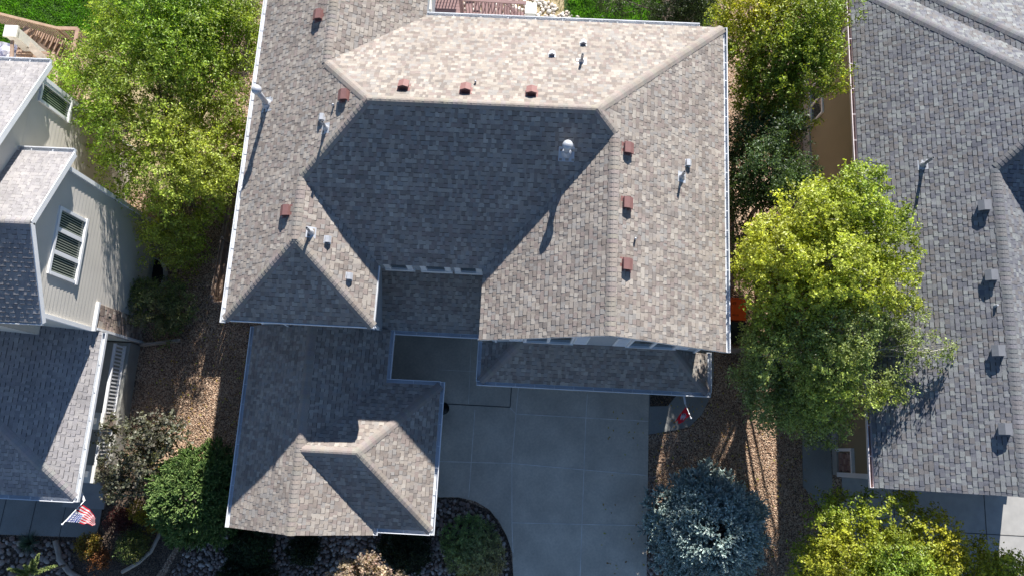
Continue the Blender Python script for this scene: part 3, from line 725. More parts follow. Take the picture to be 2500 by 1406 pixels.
# curved side path
cp=[(4.67,2.5),(4.67,.94),(5.66,1.15),(6.15,1.3),(6.6,1.75),(6.95,2.5),(7.05,3.3),(7.0,6.0),(6.1,6.0),(6.1,2.6)]
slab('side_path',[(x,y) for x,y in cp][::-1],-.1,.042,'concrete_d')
sheet('planting_strip',[(4.7,3.6),(4.7,1.95),(5.35,2.0),(5.75,2.5),(6.0,3.6)],.0475,'soil')
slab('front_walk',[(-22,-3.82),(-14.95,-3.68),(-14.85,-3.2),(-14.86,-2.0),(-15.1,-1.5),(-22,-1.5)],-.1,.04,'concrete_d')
mb=MB(); z=.0445
for x in (-16.2,-17.3,-18.4): jl((x+.05,-2.3),(x-.02,-3.75),.02)
structure(mb.build('front_walk_joints','joint_d'))
slab('neighbour_driveway',[(11.6,-9),(11.6,-.14),(30,-.14),(30,-9)],-.1,.05,'found')
mb=MB(); z=.0545; jl((13.4,-.2),(13.3,-9)); jl((16.6,-.2),(16.5,-9)); jl((11.7,-1.9),(29,-1.9)); structure(mb.build('neighbour_driveway_joints','joint_d'))
slab('neighbour_path',[(10.2,-.6),(10.3,4.8),(11.25,4.8),(11.25,-.8),(11.59,-.8),(11.59,-1.8),(10.9,-1.4)],-.1,.038,'concrete_d')
sheet('soil_bed_left',[(-14.8,-1.3),(-12.4,-.9),(-11.0,-2.2),(-11.8,-3.4),(-12.6,-4.9),(-16.2,-6),(-16.2,-3.72),(-14.9,-3.72)][::-1],.006,'soil')
sheet('cobble_bed_base',[(-12.4,-5.2),(-11.6,-3.2),(-9.9,-2.6),(-8.8,-2.3),(-3.2,-2.1),(-3.2,-1.7),(-2.1,-1.63),(-.9,-2.05),(-.2,-3),(0,-4.2),(0,-9),(-12.4,-9)][::-1],.008,'soil')
sheet('cobble_bed_base_left',[(-22,-3.83),(-15.9,-3.73),(-15.6,-9),(-22,-9)],.0062,'soil')
sheet('lawn',[(-26,15.0),(-16,15.4),(-13.5,16.2),(-13,30),(-26,30)],.006,'turf')
sheet('lawn_rear',[(1.0,16.8),(2.8,17.0),(7,17.2),(7,30),(.6,30)],.006,'turf')
sheet('dry_lawn',[(-3,17.2),(2.6,17.2),(3.2,30),(-3,30)][:],.004,'dry')
sheet('bare_patio',[(-18.5,9),(-13.5,9.5),(-12.6,12.5),(-14,15),(-18.5,15)],.004,'dry')
sheet('shaded_bed',[(2.9,14.2),(6.4,14.2),(6.4,30),(2.7,30)],.0075,'soil')
# ------------------------------------------------------------------ scattered stones
def inside(pts,poly):
    x,y=pts[:,0],pts[:,1]; r=np.zeros(len(pts),bool); n=len(poly)
    for i in range(n):
        x1,y1=poly[i]; x2,y2=poly[(i+1)%n]
        c=((y1>y)!=(y2>y))&(x<(x2-x1)*(y-y1)/((y2-y1) or 1e-9)+x1); r^=c
    return r
def ico():
    import bmesh
    b=bmesh.new(); bmesh.ops.create_icosphere(b,subdivisions=1,radius=1); b.verts.ensure_lookup_table()
    v=np.array([x.co[:] for x in b.verts]); f=np.array([[q.index for q in p.verts] for p in b.faces]); b.free(); return v,f
def ico2():
    import bmesh
    b=bmesh.new(); bmesh.ops.create_icosphere(b,subdivisions=2,radius=1)
    v=np.array([x.co[:] for x in b.verts]); f=np.array([[q.index for q in p.verts] for p in b.faces]); b.free(); return v,f
OCT=(np.array([(1,0,0),(-1,0,0),(0,1,0),(0,-1,0),(0,0,1),(0,0,-1)],float),np.array([(0,2,4),(2,1,4),(1,3,4),(3,0,4),(2,0,5),(1,2,5),(3,1,5),(0,3,5)]))
def noise3(P,f,seed):
    rs=np.random.RandomState(seed); v=np.zeros(len(P))
    for k in range(6):
        d=rs.normal(0,1,3); d/=np.linalg.norm(d); v+=np.sin(P@d*f*(1+.35*k)+rs.rand()*6.28)
    return v/6**.5
def scatter(name,polys,spacing,size,cols,base,seed,flat=.6,z=0.0,excl=None,smooth=True,jit=.12):
    rs=np.random.RandomState(seed); v,f=base; P=[]
    for poly in polys:
        x0,y0=np.min(poly,0); x1,y1=np.max(poly,0)
        gx,gy=np.meshgrid(np.arange(x0,x1,spacing),np.arange(y0,y1,spacing)); p=np.stack([gx.ravel(),gy.ravel()],1)
        p=p+rs.uniform(-.5,.5,p.shape)*spacing*1.1; p=p[inside(p,poly)]
        if excl:
            for e in excl: p=p[~inside(p,e)]
        P.append(p)
    P=np.concatenate(P); n=len(P)
    s=size[0]+(size[1]-size[0])*rs.rand(n)**1.8
    sc3=np.stack([s*rs.uniform(.8,1.35,n),s*rs.uniform(.7,1.0,n),s*flat*rs.uniform(.8,1.2,n)],1)
    a=rs.rand(n)*6.283; ca,sa=np.cos(a),np.sin(a)
    Vt=v[None]*(1+rs.uniform(-jit,jit,(n,len(v),1)))*sc3[:,None]
    til=rs.uniform(-.35,.35,n)[:,None]; Vt[:,:,2]+=Vt[:,:,0]*til
    X=Vt[:,:,0]*ca[:,None]-Vt[:,:,1]*sa[:,None]+P[:,0:1]; Y=Vt[:,:,0]*sa[:,None]+Vt[:,:,1]*ca[:,None]+P[:,1:2]
    Z=Vt[:,:,2]+z+sc3[:,2:3]*.55
    VV=np.stack([X,Y,Z],2).reshape(-1,3); F=(f[None]+(np.arange(n)*len(v))[:,None,None]).reshape(-1,f.shape[1])
    c=np.array(cols)[rs.randint(0,len(cols),n)]*rs.uniform(.8,1.2,(n,1))*(1+.22*noise3(np.concatenate([P,P[:,:1]*0],1),1.1,seed))[:,None]; C=np.repeat(c,len(f),0)
    return npmesh(name,VV,F,C,'rock',smooth=smooth)
ROCKC=[(.33,.27,.23),(.23,.18,.155),(.42,.35,.30),(.28,.205,.17),(.19,.165,.15),(.48,.42,.37),(.32,.225,.19)]
bed=[(-12.3,-5.4),(-11.4,-3.3),(-10.0,-2.7),(-8.8,-2.4),(-3.2,-2.1),(-3.1,-1.76),(-2.1,-1.72),(-1.02,-2.12),(-.34,-3),(-.1,-4.2),(-.1,-5.4)]
stuff(scatter('river_rock',[bed],.115,(.045,.095),ROCKC,ico2(),5),'rounded river rocks covering the shaded bed along the house front','river rock')
stuff(scatter('river_rock',[[(-22,-3.9),(-15.6,-3.85),(-15.5,-5.6),(-22,-5.6)]],.15,(.05,.12),[(a*.72,b*.70,c*.68) for a,b,c in ROCKC],ico2(),6),'larger grey and pink river rocks in the bottom left corner bed','river rock')
stuff(scatter('river_rock',[[(-4.5,16.3),(2.2,16.2),(2.9,17.0),(-.2,18.6),(-4.5,18.6)]],.15,(.06,.12),[(.55,.49,.42),(.45,.38,.33),(.62,.57,.5)],ico2(),8),'sunlit pale rocks beside the rear deck stairs','river rock')
stuff(scatter('river_rock',[[(4.68,-5.4),(4.7,-.4),(5.0,-.5),(5.1,-5.4)]],.10,(.035,.07),ROCKC,ico2(),9),'strip of small rocks along the right driveway edge','river rock')
GRC=[(.52,.36,.24),(.34,.21,.14),(.64,.49,.35),(.23,.15,.10),(.44,.28,.19),(.57,.42,.30)]
lg=[(-14.3,5.6),(-14.3,-.4),(-12.4,-.6),(-11.2,-2.0),(-8.9,-2.2),(-8.9,8.5),(-12.2,8.5)]
rgp=[(4.72,.9),(5.66,1.1),(6.2,1.25),(6.7,1.7),(7.15,2.6),(7.2,6.5),(10.1,6.5),(10.15,-.6),(10.9,-1.5),(11.5,-1.9),(11.5,-5.2),(5.1,-5.2),(5.0,-.4),(4.72,-.4)]
stuff(scatter('gravel',[lg],.058,(.014,.034),GRC,OCT,10,flat=.7,smooth=False,jit=.3),'tan and brown gravel covering the side yard left of the main house','gravel')
stuff(scatter('gravel',[rgp],.062,(.014,.034),GRC,OCT,11,flat=.7,smooth=False,jit=.3),'tan and brown gravel between the driveway and the right house','gravel')
# ------------------------------------------------------------------ grass
def grass(name,poly,spacing,hgt,cols,seed,label):
    rs=np.random.RandomState(seed); x0,y0=np.min(poly,0); x1,y1=np.max(poly,0)
    gx,gy=np.meshgrid(np.arange(x0,x1,spacing),np.arange(y0,y1,spacing)); p=np.stack([gx.ravel(),gy.ravel()],1); p+=rs.uniform(-1,1,p.shape)*spacing
    p=p[inside(p,poly)]; n=len(p); a=rs.rand(n)*6.283; w=.014+.01*rs.rand(n); h=hgt*rs.uniform(.5,1.2,n); lean=rs.uniform(.2,1.0,n)*h
    clump=np.sin(p[:,0]*5+2*np.sin(p[:,1]*3))*np.cos(p[:,1]*6+np.sin(p[:,0]*4)); h*=1+.35*clump
    b=rs.rand(n)*6.283
    A=np.stack([p[:,0]-np.cos(a)*w,p[:,1]-np.sin(a)*w,0*w],1); B=np.stack([p[:,0]+np.cos(a)*w,p[:,1]+np.sin(a)*w,0*w],1)
    T=np.stack([p[:,0]+np.cos(b)*lean,p[:,1]+np.sin(b)*lean,h],1)
    VV=np.stack([A,B,T],1).reshape(-1,3); F=np.arange(n*3).reshape(-1,3)
    c=np.array(cols)[rs.randint(0,len(cols),n)]*rs.uniform(.75,1.25,(n,1))*(1+.25*clump[:,None])
    return stuff(npmesh(name,VV,F,c,'grass'),label,'grass')
GC=[(.15,.36,.03),(.11,.28,.025),(.20,.42,.045),(.08,.20,.02)]
grass('grass',[(-25,15.05),(-16,15.45),(-13.5,16.2),(-13,19),(-25,19)],.032,.10,GC,1,'bright green lawn in the top left corner')
grass('grass',[(1.3,17.0),(3.0,17.0),(5,17.2),(5,19.4),(1.0,19.4)],.034,.14,GC,2,'bright green grass patch behind the main house')
grass('grass',[(-2.5,17.6),(1.3,17.2),(1.0,19.4),(-2.5,19.4)],.075,.08,[(.30,.27,.10),(.2,.2,.07),(.4,.34,.16)],3,'thin yellowing grass beside the rear stairs')
# ================================================================== PLANTS
def leaves(name,P,Dn,size,cols,rs,mat_='leaf',parent=None,asp=.55,bend=.25):
    """one folded diamond leaf per point; Dn outward direction"""
    n=len(P)
    nn=Dn*.45+rs.normal(0,.55,(n,3))+np.array([0,0,.45]); nn/=np.linalg.norm(nn,axis=1)[:,None]
    t=rs.normal(0,1,(n,3)); t-=nn*(t*nn).sum(1)[:,None]; t/=np.linalg.norm(t,axis=1)[:,None]
    s=np.cross(nn,t); L=size*rs.uniform(.65,1.25,n)[:,None]; w=L*asp*.5
    a=P-t*L*.5; b=P+t*L*.5-nn*L*bend*.4; l=P-s*w+nn*L*bend*.3+t*L*.05; r=P+s*w+nn*L*bend*.3+t*L*.05
    VV=np.stack([a,r,b,l],1).reshape(-1,3); i=np.arange(n)*4
    F=np.stack([np.stack([i,i+1,i+2],1),np.stack([i,i+2,i+3],1)],1).reshape(-1,3)
    return npmesh(name,VV,F,np.repeat(cols,2,0),mat_,parent)
def tree(name,label,cat,base,blobs,leaf=.09,ntips=700,per=40,cols=None,col2=None,trunk=.14,seed=1,clump=.30,asp=.55,shell=.55,gap=-.75,bark='bark',group=None,hue_f=.5,trunk_h=None):
    rs=np.random.RandomState(seed); rg=random.Random(seed)
    t=thing(name,label,cat,(base[0],base[1],0),group)
    B=np.array(blobs,float); vol=(B[:,3]*B[:,4]*B[:,5])**.75; pb=vol/vol.sum()
    bi=rs.choice(len(B),ntips,p=pb); d=rs.normal(0,1,(ntips,3)); d/=np.linalg.norm(d,axis=1)[:,None]
    r=shell+(1-shell)*rs.rand(ntips)**.6; r[rs.rand(ntips)<.22]*=.6
    lump=1+.16*noise3(d*2+B[bi,:3],1.3,seed+3)
    T=B[bi,:3]+d*B[bi,3:6]*(r*lump)[:,None]
    keep=(noise3(T,1.8,seed+9)>gap)&(T[:,2]>.25); T=T[keep]; bi=bi[keep]; d=d[keep]
    # skeleton
    mb=MB(); cen=B[:,:3].mean(0); top=float(B[:,2].max()); th=trunk_h or max(.5,top*.42)
    p0=Vector((base[0],base[1],gh(*base)-.05)); dv=Vector((cen[0]-base[0],cen[1]-base[1],0))
    p1=Vector((base[0]+dv.x*.35,base[1]+dv.y*.35,th)); pm=(p0+p1)/2+Vector((rg.uniform(-.08,.08),rg.uniform(-.08,.08),0))
    mb.tube([p0,p0+Vector((0,0,.25)),pm,p1],[trunk*1.3,trunk,trunk*.85,trunk*.7],10)
    for k,bl in enumerate(B):
        e=Vector(bl[:3])+Vector((0,0,-bl[5]*.2)); st=p0.lerp(p1,rg.uniform(.65,1.0)) if k else p1
        m1=st.lerp(e,.4)+Vector((rg.uniform(-.2,.2),rg.uniform(-.2,.2),rg.uniform(.0,.35))); m2=st.lerp(e,.75)+Vector((rg.uniform(-.15,.15),rg.uniform(-.15,.15),.12))
        rr=trunk*rg.uniform(.28,.45); mb.tube([st,m1,m2,e],[rr,rr*.75,rr*.5,rr*.28],6)
        sel=np.where(bi==k)[0]; sel=sel[:max(6,min(34,len(sel)//3))]
        for q in sel:
            q0=m1.lerp(e,rg.random()); tp=Vector(T[q]); md=q0.lerp(tp,.55)+Vector((rg.uniform(-.1,.1),rg.uniform(-.1,.1),.06))
            mb.tube([q0,md,tp],[rr*.24,rr*.14,.006],4,cap=False)
    mb.build('trunk',bark,t,True)
    n=len(T); k=per; P=np.repeat(T,k,0); dd=np.repeat(d,k,0)
    # three or four twigs per tip, leaves strung along them
    tw=rs.normal(0,.8,(n,4,3))+d[:,None]*.55; tw/=np.linalg.norm(tw,axis=2)[:,:,None]
    ti=rs.randint(0,4,(n,k)); td=tw[np.arange(n)[:,None],ti].reshape(-1,3)
    q=rs.rand(n*k)[:,None]; P=P+td*q*clump*1.25+rs.normal(0,clump*.16,P.shape)-np.array([0,0,1])*q**2*clump*.25
    P=P[:]; ok=P[:,2]>.08; P=P[ok]; dd=dd[ok]
    cl=np.array(cols); c=cl[rs.randint(0,len(cl),n)]; c=np.repeat(c,k,0)[ok]; c2=cl[rs.randint(0,len(cl),len(P))]; c=c*.5+c2*.5
    if col2 is not None:
        m=np.clip(noise3(P,hue_f,seed+21)*.5+.5-.25+rs.normal(0,.12,len(P)),0,1)[:,None]; c=c*(1-m)+np.array(col2)*m
    c=c*rs.uniform(.6,1.6,(len(P),1))*np.repeat(rs.uniform(.6,1.4,n),k)[ok][:,None]
    leaves('crown',P,dd,leaf,c,rs,'leaf',t,asp)
    return t
def Bl(px,py,z,r,rz=None,ry=None):
    p=W(px,py,z); return (p.x,p.y,z,r,ry or r,rz or r*.8)
YG=[(.23,.38,.04),(.15,.28,.03),(.31,.44,.055),(.09,.17,.025)]
tree('ash_tree','broad sunlit yellow green tree with see-through crown left of the main house','tree',(-13.1,10.3),
 [Bl(330,110,4.2,1.7),Bl(430,60,4.2,1.9),Bl(560,100,3.4,1.6),Bl(230,230,4.0,1.4),Bl(370,220,4.3,1.8),Bl(520,210,3.3,1.6),Bl(430,130,4.3,1.7),Bl(600,60,3.2,1.0),
  Bl(300,310,4.4,1.3),Bl(290,410,3.4,1.0),Bl(420,320,3.9,1.3),Bl(545,310,3.2,.95),Bl(500,410,3.4,1.15),Bl(400,430,3.8,1.2),Bl(545,430,2.6,.7),Bl(350,0,4.6,1.8),Bl(500,-20,4.2,1.8),Bl(460,500,2.4,.95),Bl(390,540,2.0,.85),Bl(530,490,1.7,.75),Bl(500,560,1.2,.6),Bl(470,600,1.0,.7,.7),Bl(440,650,.9,.6,.6),Bl(400,610,1.3,.8,.8),Bl(430,570,1.8,.8),Bl(540,400,1.8,.8),Bl(575,330,1.8,.7),Bl(210,150,3.8,1.1),Bl(240,380,3.0,.6)],
 leaf=.105,ntips=3900,per=36,cols=YG,col2=(.42,.47,.10),trunk=.15,seed=3,clump=.33,asp=.45,gap=-.75)
tree('aspen_tree','tall aspen with bright yellow green crown beside the tan wall and gutter','tree',(8.8,6.4),
 [Bl(2085,500,6.4,1.1,.9),Bl(1990,520,6.6,1.1,1.1),Bl(1900,600,6.2,1.05,1.1),Bl(2150,600,6.0,1.05,.75),Bl(2030,640,6.6,1.2,1.1),Bl(1900,700,5.6,1.0,1.0),Bl(2110,690,6.1,1.05,.8),Bl(1855,640,5.0,.75,.8),Bl(2190,700,5.4,.75,.35),Bl(1980,720,5.8,.9,.9),Bl(2110,450,6.2,.6,.6),Bl(2190,540,5.6,.5,.4)],
 leaf=.088,ntips=1700,per=38,cols=[(.29,.38,.055),(.21,.29,.045),(.37,.44,.075),(.13,.20,.035)],col2=(.48,.51,.085),trunk=.16,seed=7,clump=.26,asp=.75,bark='palebark',gap=-1.1,hue_f=.35)
tree('poplar_tree','wide grey green tree below the yellow green aspen overhanging the grey roof','tree',(8.4,3.7),
 [Bl(2200,780,5.25,.9,.3),Bl(2060,810,5.8,1.1,.9),Bl(1890,860,5.0,1.05,1.0),Bl(2020,890,5.4,1.1,.9),Bl(2165,850,5.1,.9,.25),Bl(2270,850,5.5,.6,.15),Bl(2100,940,4.9,.9,.6),Bl(1950,980,4.2,.95,.8),Bl(2010,1030,4.0,.8,.7),Bl(1880,940,4.0,.85,.7),Bl(1868,810,4.4,.7,.8),Bl(1850,910,4.0,.7,.6),Bl(1880,1000,3.6,.65,.6),Bl(2000,960,4.8,1.0,.8),Bl(2320,850,5.65,.3,.1),Bl(1960,790,5.2,.9,.9),Bl(2180,945,4.95,.5,.25)],
 leaf=.08,ntips=1900,per=36,cols=[(.21,.28,.10),(.15,.20,.07),(.29,.35,.14),(.36,.41,.20)],col2=(.35,.42,.09),trunk=.14,seed=8,clump=.25,asp=.6,bark='palebark',gap=-1.0,hue_f=.5)
tree('maple_tree','yellow green tree at the top right between the main house and the tan house','tree',(8.6,13.4),
 [Bl(1900,60,5.4,1.2),Bl(1990,60,5.6,1.1),Bl(1820,120,4.6,1.0),Bl(1960,170,5.2,1.0),Bl(1870,220,4.4,1.1),Bl(2000,130,5.4,.8),Bl(1830,20,5.0,1.0),Bl(1930,-40,5.4,1.2),Bl(2030,10,5.4,.9),Bl(1880,320,3.6,1.0),Bl(1950,270,3.8,.8),Bl(1800,220,3.6,.7),Bl(1770,40,4.4,.6),Bl(2040,190,5.0,.5),Bl(1900,140,4.8,1.1)],
 leaf=.088,ntips=2000,per=36,cols=[(.22,.30,.04),(.15,.22,.03),(.30,.36,.05)],col2=(.52,.44,.03),trunk=.12,seed=11,clump=.28,asp=.6,gap=-.7)
tree('elm_tree','dark green leafy tree shaded beside the tan wall with window','tree',(8.4,9.2),
 [Bl(1835,330,4.0,.9),Bl(1900,400,5.2,1.0),Bl(1840,450,3.9,.95),Bl(1920,480,4.4,.9),Bl(1860,530,3.6,.8),Bl(1930,330,5.0,.8),Bl(1815,400,3.3,.75),Bl(1830,590,2.6,.7),Bl(1890,600,2.8,.7),Bl(1805,490,2.8,.7),Bl(1950,440,3.4,.7)],
 leaf=.08,ntips=1300,per=36,cols=[(.055,.095,.03),(.08,.13,.045),(.10,.15,.07)],trunk=.10,seed=13,clump=.26,asp=.6,gap=-.8)
tree('golden_tree','yellow and orange tinted tree at the bottom right corner','tree',(12.1,-3.6),
 [Bl(2020,1290,3.4,.8),Bl(2060,1380,3.8,1.0),Bl(2150,1270,3.8,.85),Bl(2180,1370,4.4,1.0),Bl(2280,1330,4.0,.95),Bl(2300,1420,4.0,1.1),Bl(2400,1390,3.6,.9),Bl(2000,1400,2.8,.8),Bl(2050,1230,2.6,.5),Bl(2470,1420,3.2,.8),Bl(2150,1450,4.2,1.2),Bl(2230,1225,3.0,.4)],
 leaf=.088,ntips=1700,per=36,cols=[(.21,.29,.035),(.14,.22,.03),(.28,.36,.05)],col2=(.42,.39,.04),trunk=.12,seed=17,clump=.27,asp=.6,gap=-.6,hue_f=.8)
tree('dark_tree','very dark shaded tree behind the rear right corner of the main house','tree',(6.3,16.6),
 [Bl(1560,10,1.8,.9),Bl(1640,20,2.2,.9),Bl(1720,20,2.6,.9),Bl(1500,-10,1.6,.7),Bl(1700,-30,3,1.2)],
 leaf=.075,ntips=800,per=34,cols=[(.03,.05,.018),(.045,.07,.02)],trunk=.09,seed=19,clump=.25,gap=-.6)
tree('lilac_shrub','round green leafy shrub at the corner of the left house wall','shrub',(-13.35,4.5),
 [Bl(385,745,1.1,1.05,.75),Bl(345,720,1.0,.6,.5),Bl(430,740,1.0,.65,.55),Bl(390,800,.7,.6,.5)],
 leaf=.075,ntips=420,per=34,cols=[(.22,.36,.09),(.29,.42,.12),(.34,.42,.18)],col2=(.16,.17,.08),trunk=.05,seed=23,clump=.2,gap=-.9,trunk_h=.4)
tree('ninebark_shrub','grey purple leaved large shrub beside the porch piers','shrub',(-13.4,-.4),
 [Bl(330,1080,1.9,.95,.7),Bl(270,1060,1.8,.6,.5),Bl(400,1060,1.7,.65,.5),Bl(330,1150,1.7,.7,.5),Bl(260,1150,1.5,.45,.4),Bl(290,1190,1.5,.45,.4),Bl(405,1110,1.5,.5,.4)],
 leaf=.105,ntips=330,per=24,cols=[(.11,.12,.08),(.15,.16,.11),(.12,.105,.085),(.20,.20,.14)],trunk=.05,seed=29,clump=.24,asp=.85,gap=-.7,trunk_h=.6)
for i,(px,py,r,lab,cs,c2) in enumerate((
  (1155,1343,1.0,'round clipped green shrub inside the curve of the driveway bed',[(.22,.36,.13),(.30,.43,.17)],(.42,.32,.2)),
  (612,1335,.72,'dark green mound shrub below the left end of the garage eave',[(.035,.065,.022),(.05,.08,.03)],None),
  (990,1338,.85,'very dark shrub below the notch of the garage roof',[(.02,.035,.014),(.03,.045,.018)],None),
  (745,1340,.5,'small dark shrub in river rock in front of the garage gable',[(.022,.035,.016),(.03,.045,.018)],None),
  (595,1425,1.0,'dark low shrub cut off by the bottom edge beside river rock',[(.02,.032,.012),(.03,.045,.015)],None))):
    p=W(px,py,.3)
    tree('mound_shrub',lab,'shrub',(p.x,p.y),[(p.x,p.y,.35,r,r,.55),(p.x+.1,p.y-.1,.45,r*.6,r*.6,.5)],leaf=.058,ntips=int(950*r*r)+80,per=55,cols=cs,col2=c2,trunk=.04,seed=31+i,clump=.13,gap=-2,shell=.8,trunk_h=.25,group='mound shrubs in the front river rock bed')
tree('barberry_shrub','pale pink and cream leaved shrub at the bottom edge below the garage','shrub',(-5.4,-4.6),
 [Bl(870,1400,2.5,.55,.5),Bl(820,1420,2.4,.5,.4),Bl(930,1420,2.4,.45,.4),Bl(780,1430,2.2,.35,.3),Bl(970,1415,2.2,.25,.3),Bl(845,1385,2.5,.25,.3),Bl(900,1375,2.6,.25,.3)],
 leaf=.085,ntips=230,per=26,cols=[(.42,.33,.24),(.33,.22,.19),(.48,.41,.30),(.26,.20,.14)],trunk=.04,seed=43,clump=.17,asp=.7,gap=-1,trunk_h=.5)
for i,(px,py,z,r,lab,cs,c2,lf) in enumerate((
  (290,1270,.5,.40,'dark red leaved low shrub beside the front walk',[(.07,.02,.02),(.10,.03,.025)],None,.06),
  (345,1245,.5,.45,'yellow flowering shrub below the purple leaved shrub',[(.30,.26,.02),(.09,.10,.02),(.06,.08,.02)],(.55,.42,.02),.06),
  (375,1275,.4,.30,'golden leaved small shrub against the spruce',[(.40,.28,.02),(.16,.13,.02)],(.5,.36,.02),.06),
  (320,1330,.5,.55,'green feathery shrub in the bottom left soil bed',[(.06,.11,.03),(.09,.14,.04)],(.22,.18,.05),.06),
  (215,1330,.4,.38,'small shrub with yellow green and orange leaves near the log edging',[(.25,.26,.03),(.08,.09,.02)],(.36,.13,.04),.065),
  (245,1365,.3,.30,'rusty orange leaved small shrub near the bottom edge',[(.22,.08,.03),(.12,.07,.03)],(.30,.12,.04),.06),
  (600,25,1.0,.6,'grey green brushy shrub at the top edge between tree and roof',[(.10,.13,.10),(.14,.16,.12)],(.25,.18,.12),.05))):
    p=W(px,py,z)
    tree('small_shrub',lab,'shrub',(p.x,p.y),[(p.x,p.y,z,r,r,r*.8),(p.x+r*.4,p.y+r*.2,z,r*.6,r*.6,r*.6)],leaf=lf,ntips=int(420*r),per=22,cols=cs,col2=c2,trunk=.025,seed=61+i,clump=.16,gap=-1,trunk_h=.2,asp=.5)
# conifers -----------------------------------------------------------
def conifer(name,label,base,hgt,rad,cols,seed,tw=.17,levels=22,spread=1.0,dens=1.0,nlen=.045,dome=0):
    rs=random.Random(seed); t=thing(name,label,'conifer',(base[0],base[1],0)); mb=MB()
    mb.tube([(base[0],base[1],-.05),(base[0],base[1],hgt*.9)],[.12,.03],8)
    A=[];Dv=[];Ls=[]
    for lv in range(levels):
        f=lv/(levels-1)
        if dome and f>.62: continue
        f=f; z=.25+f*(hgt-.35); R=rad*(1-f)**.55*rs.uniform(.88,1.06)+.10
        nb=max(5,int(9+10*(1-f)))
        for b in range(nb):
            an=6.283*(b+rs.random()*.8)/nb+lv*.7; L=R*rs.uniform(.78,1.08); rise=.10+.45*f
            p0=Vector((base[0],base[1],z)); d=Vector((math.cos(an),math.sin(an),rise)).normalized(); e=p0+d*L+Vector((0,0,.10*L))
            m=p0+d*L*.5-Vector((0,0,.06*L)); mb.tube([p0,m,e],[.03,.018,.006],4,cap=False)
            n=max(3,int(L/.15*dens)); side=d.cross(Vector((0,0,1))).normalized()
            for k in range(n+1):
                g=(k+rs.random()*.6)/n; g=min(g,1); q=p0.lerp(m,g*2) if g<.5 else m.lerp(e,g*2-1)
                if g<.25 and L>.6: continue
                for sd in ((-1,1) if k<n else (0,)):
                    ln=(tw*1.5*(1-g)+tw)*rs.uniform(.8,1.25)*(1 if sd else .9)
                    sdv=(d*.75+side*(sd*.75*spread)+Vector((0,0,rs.uniform(.1,.9)))).normalized()
                    A.append(q);Dv.append(sdv);Ls.append(ln)
                    if ln>tw*1.3:
                        mm=q+sdv*ln*.55
                        for s3 in (-1,1):
                            A.append(mm); Dv.append((sdv+side.cross(sdv)*.0+Vector((sdv.y,-sdv.x,.15))*s3*.8).normalized()); Ls.append(ln*.5)
    for q in range(dome):
        # tufts of three or four shoots standing all over the dome
        f=rs.random()**.85; an=rs.random()*6.283; lump_=1+.10*math.sin(an*5+f*7)+.07*math.sin(an*11-f*9)
        rr=rad*math.sqrt(f)*lump_; z=hgt*(1-f**1.35*.80)*(1+.03*math.sin(an*7))-.05+rs.uniform(-.12,.06)
        c=Vector((base[0]+rr*math.cos(an),base[1]+rr*math.sin(an),z)); o_=Vector((math.cos(an)*f**.7,math.sin(an)*f**.7,.75)).normalized()
        for k in range(rs.choice((3,4,5))):
            dv=(o_+Vector((rs.uniform(-.8,.8),rs.uniform(-.8,.8),rs.uniform(-.3,.4)))).normalized(); A.append(c-o_*.14); Dv.append(dv); Ls.append(tw*rs.uniform(.8,1.3))
    mb.build('trunk','bark',t)
    r=np.random.RandomState(seed); A=np.array([a[:] for a in A]); Dv=np.array([a[:] for a in Dv]); Ls=np.array(Ls); n=len(A)
    # each shoot: needles in a bottle brush
    K=16; i=np.repeat(np.arange(n),K); g=np.tile((np.arange(K)+.5)/K,n); g=np.clip(g+r.normal(0,.03,len(g)),0.02,1)
    rnd=r.normal(0,1,(len(i),3)); dd=Dv[i]; rnd-=dd*(rnd*dd).sum(1)[:,None]; rnd/=np.linalg.norm(rnd,axis=1)[:,None]
    nd=dd*.8+rnd; nd/=np.linalg.norm(nd,axis=1)[:,None]; p=A[i]+dd*(Ls[i]*g)[:,None]; nl=nlen*1.15*(1.1-.5*g)[:,None]
    s=np.cross(nd,r.normal(0,1,(len(i),3))); s/=np.linalg.norm(s,axis=1)[:,None]; wd=.015
    a=p-s*wd; b=p+s*wd; c=p+nd*nl+s*wd*.5; e=p+nd*nl-s*wd*.5
    VV=np.stack([a,b,c,e],1).reshape(-1,3); F=np.arange(len(i)*4).reshape(-1,4)
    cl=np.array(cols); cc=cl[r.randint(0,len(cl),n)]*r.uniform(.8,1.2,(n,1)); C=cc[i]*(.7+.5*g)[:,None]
    # woody/needle core of each shoot so that it reads solid
    s1=np.cross(Dv,r.normal(0,1,(n,3))); s1/=np.linalg.norm(s1,axis=1)[:,None]; s2=np.cross(Dv,s1); vs=[];fs=[];wv=.026
    for q,(u_) in enumerate((s1,s2)):
        vs.append(np.stack([A-u_*wv,A+u_*wv,A+Dv*Ls[:,None]+u_*wv*.6,A+Dv*Ls[:,None]-u_*wv*.6],1).reshape(-1,3))
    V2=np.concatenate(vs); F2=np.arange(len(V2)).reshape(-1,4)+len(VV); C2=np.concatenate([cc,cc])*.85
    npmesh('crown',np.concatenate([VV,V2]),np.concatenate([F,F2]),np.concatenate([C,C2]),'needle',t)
    return t
conifer('blue_spruce','large dense blue spruce with silvery blue needles beside the driveway',(6.5,-2.15),3.3,2.0,[(.58,.68,.63),(.47,.58,.54),(.68,.76,.70),(.32,.42,.40)],3,tw=.24,nlen=.05,dome=1500)
conifer('green_spruce','bright green spruce half in shade at the left garage corner',(-11.0,-2.0),2.9,1.75,[(.21,.32,.09),(.13,.22,.07),(.28,.38,.13)],5,tw=.20,levels=18,dome=900)
mb=MB(); yp=thing('young_pine','small yellow green pine with upright fingers at the bottom left edge','conifer',(-17,-4.8,0)); rs=random.Random(9); A=[]
P0=W(75,1400,2.0)
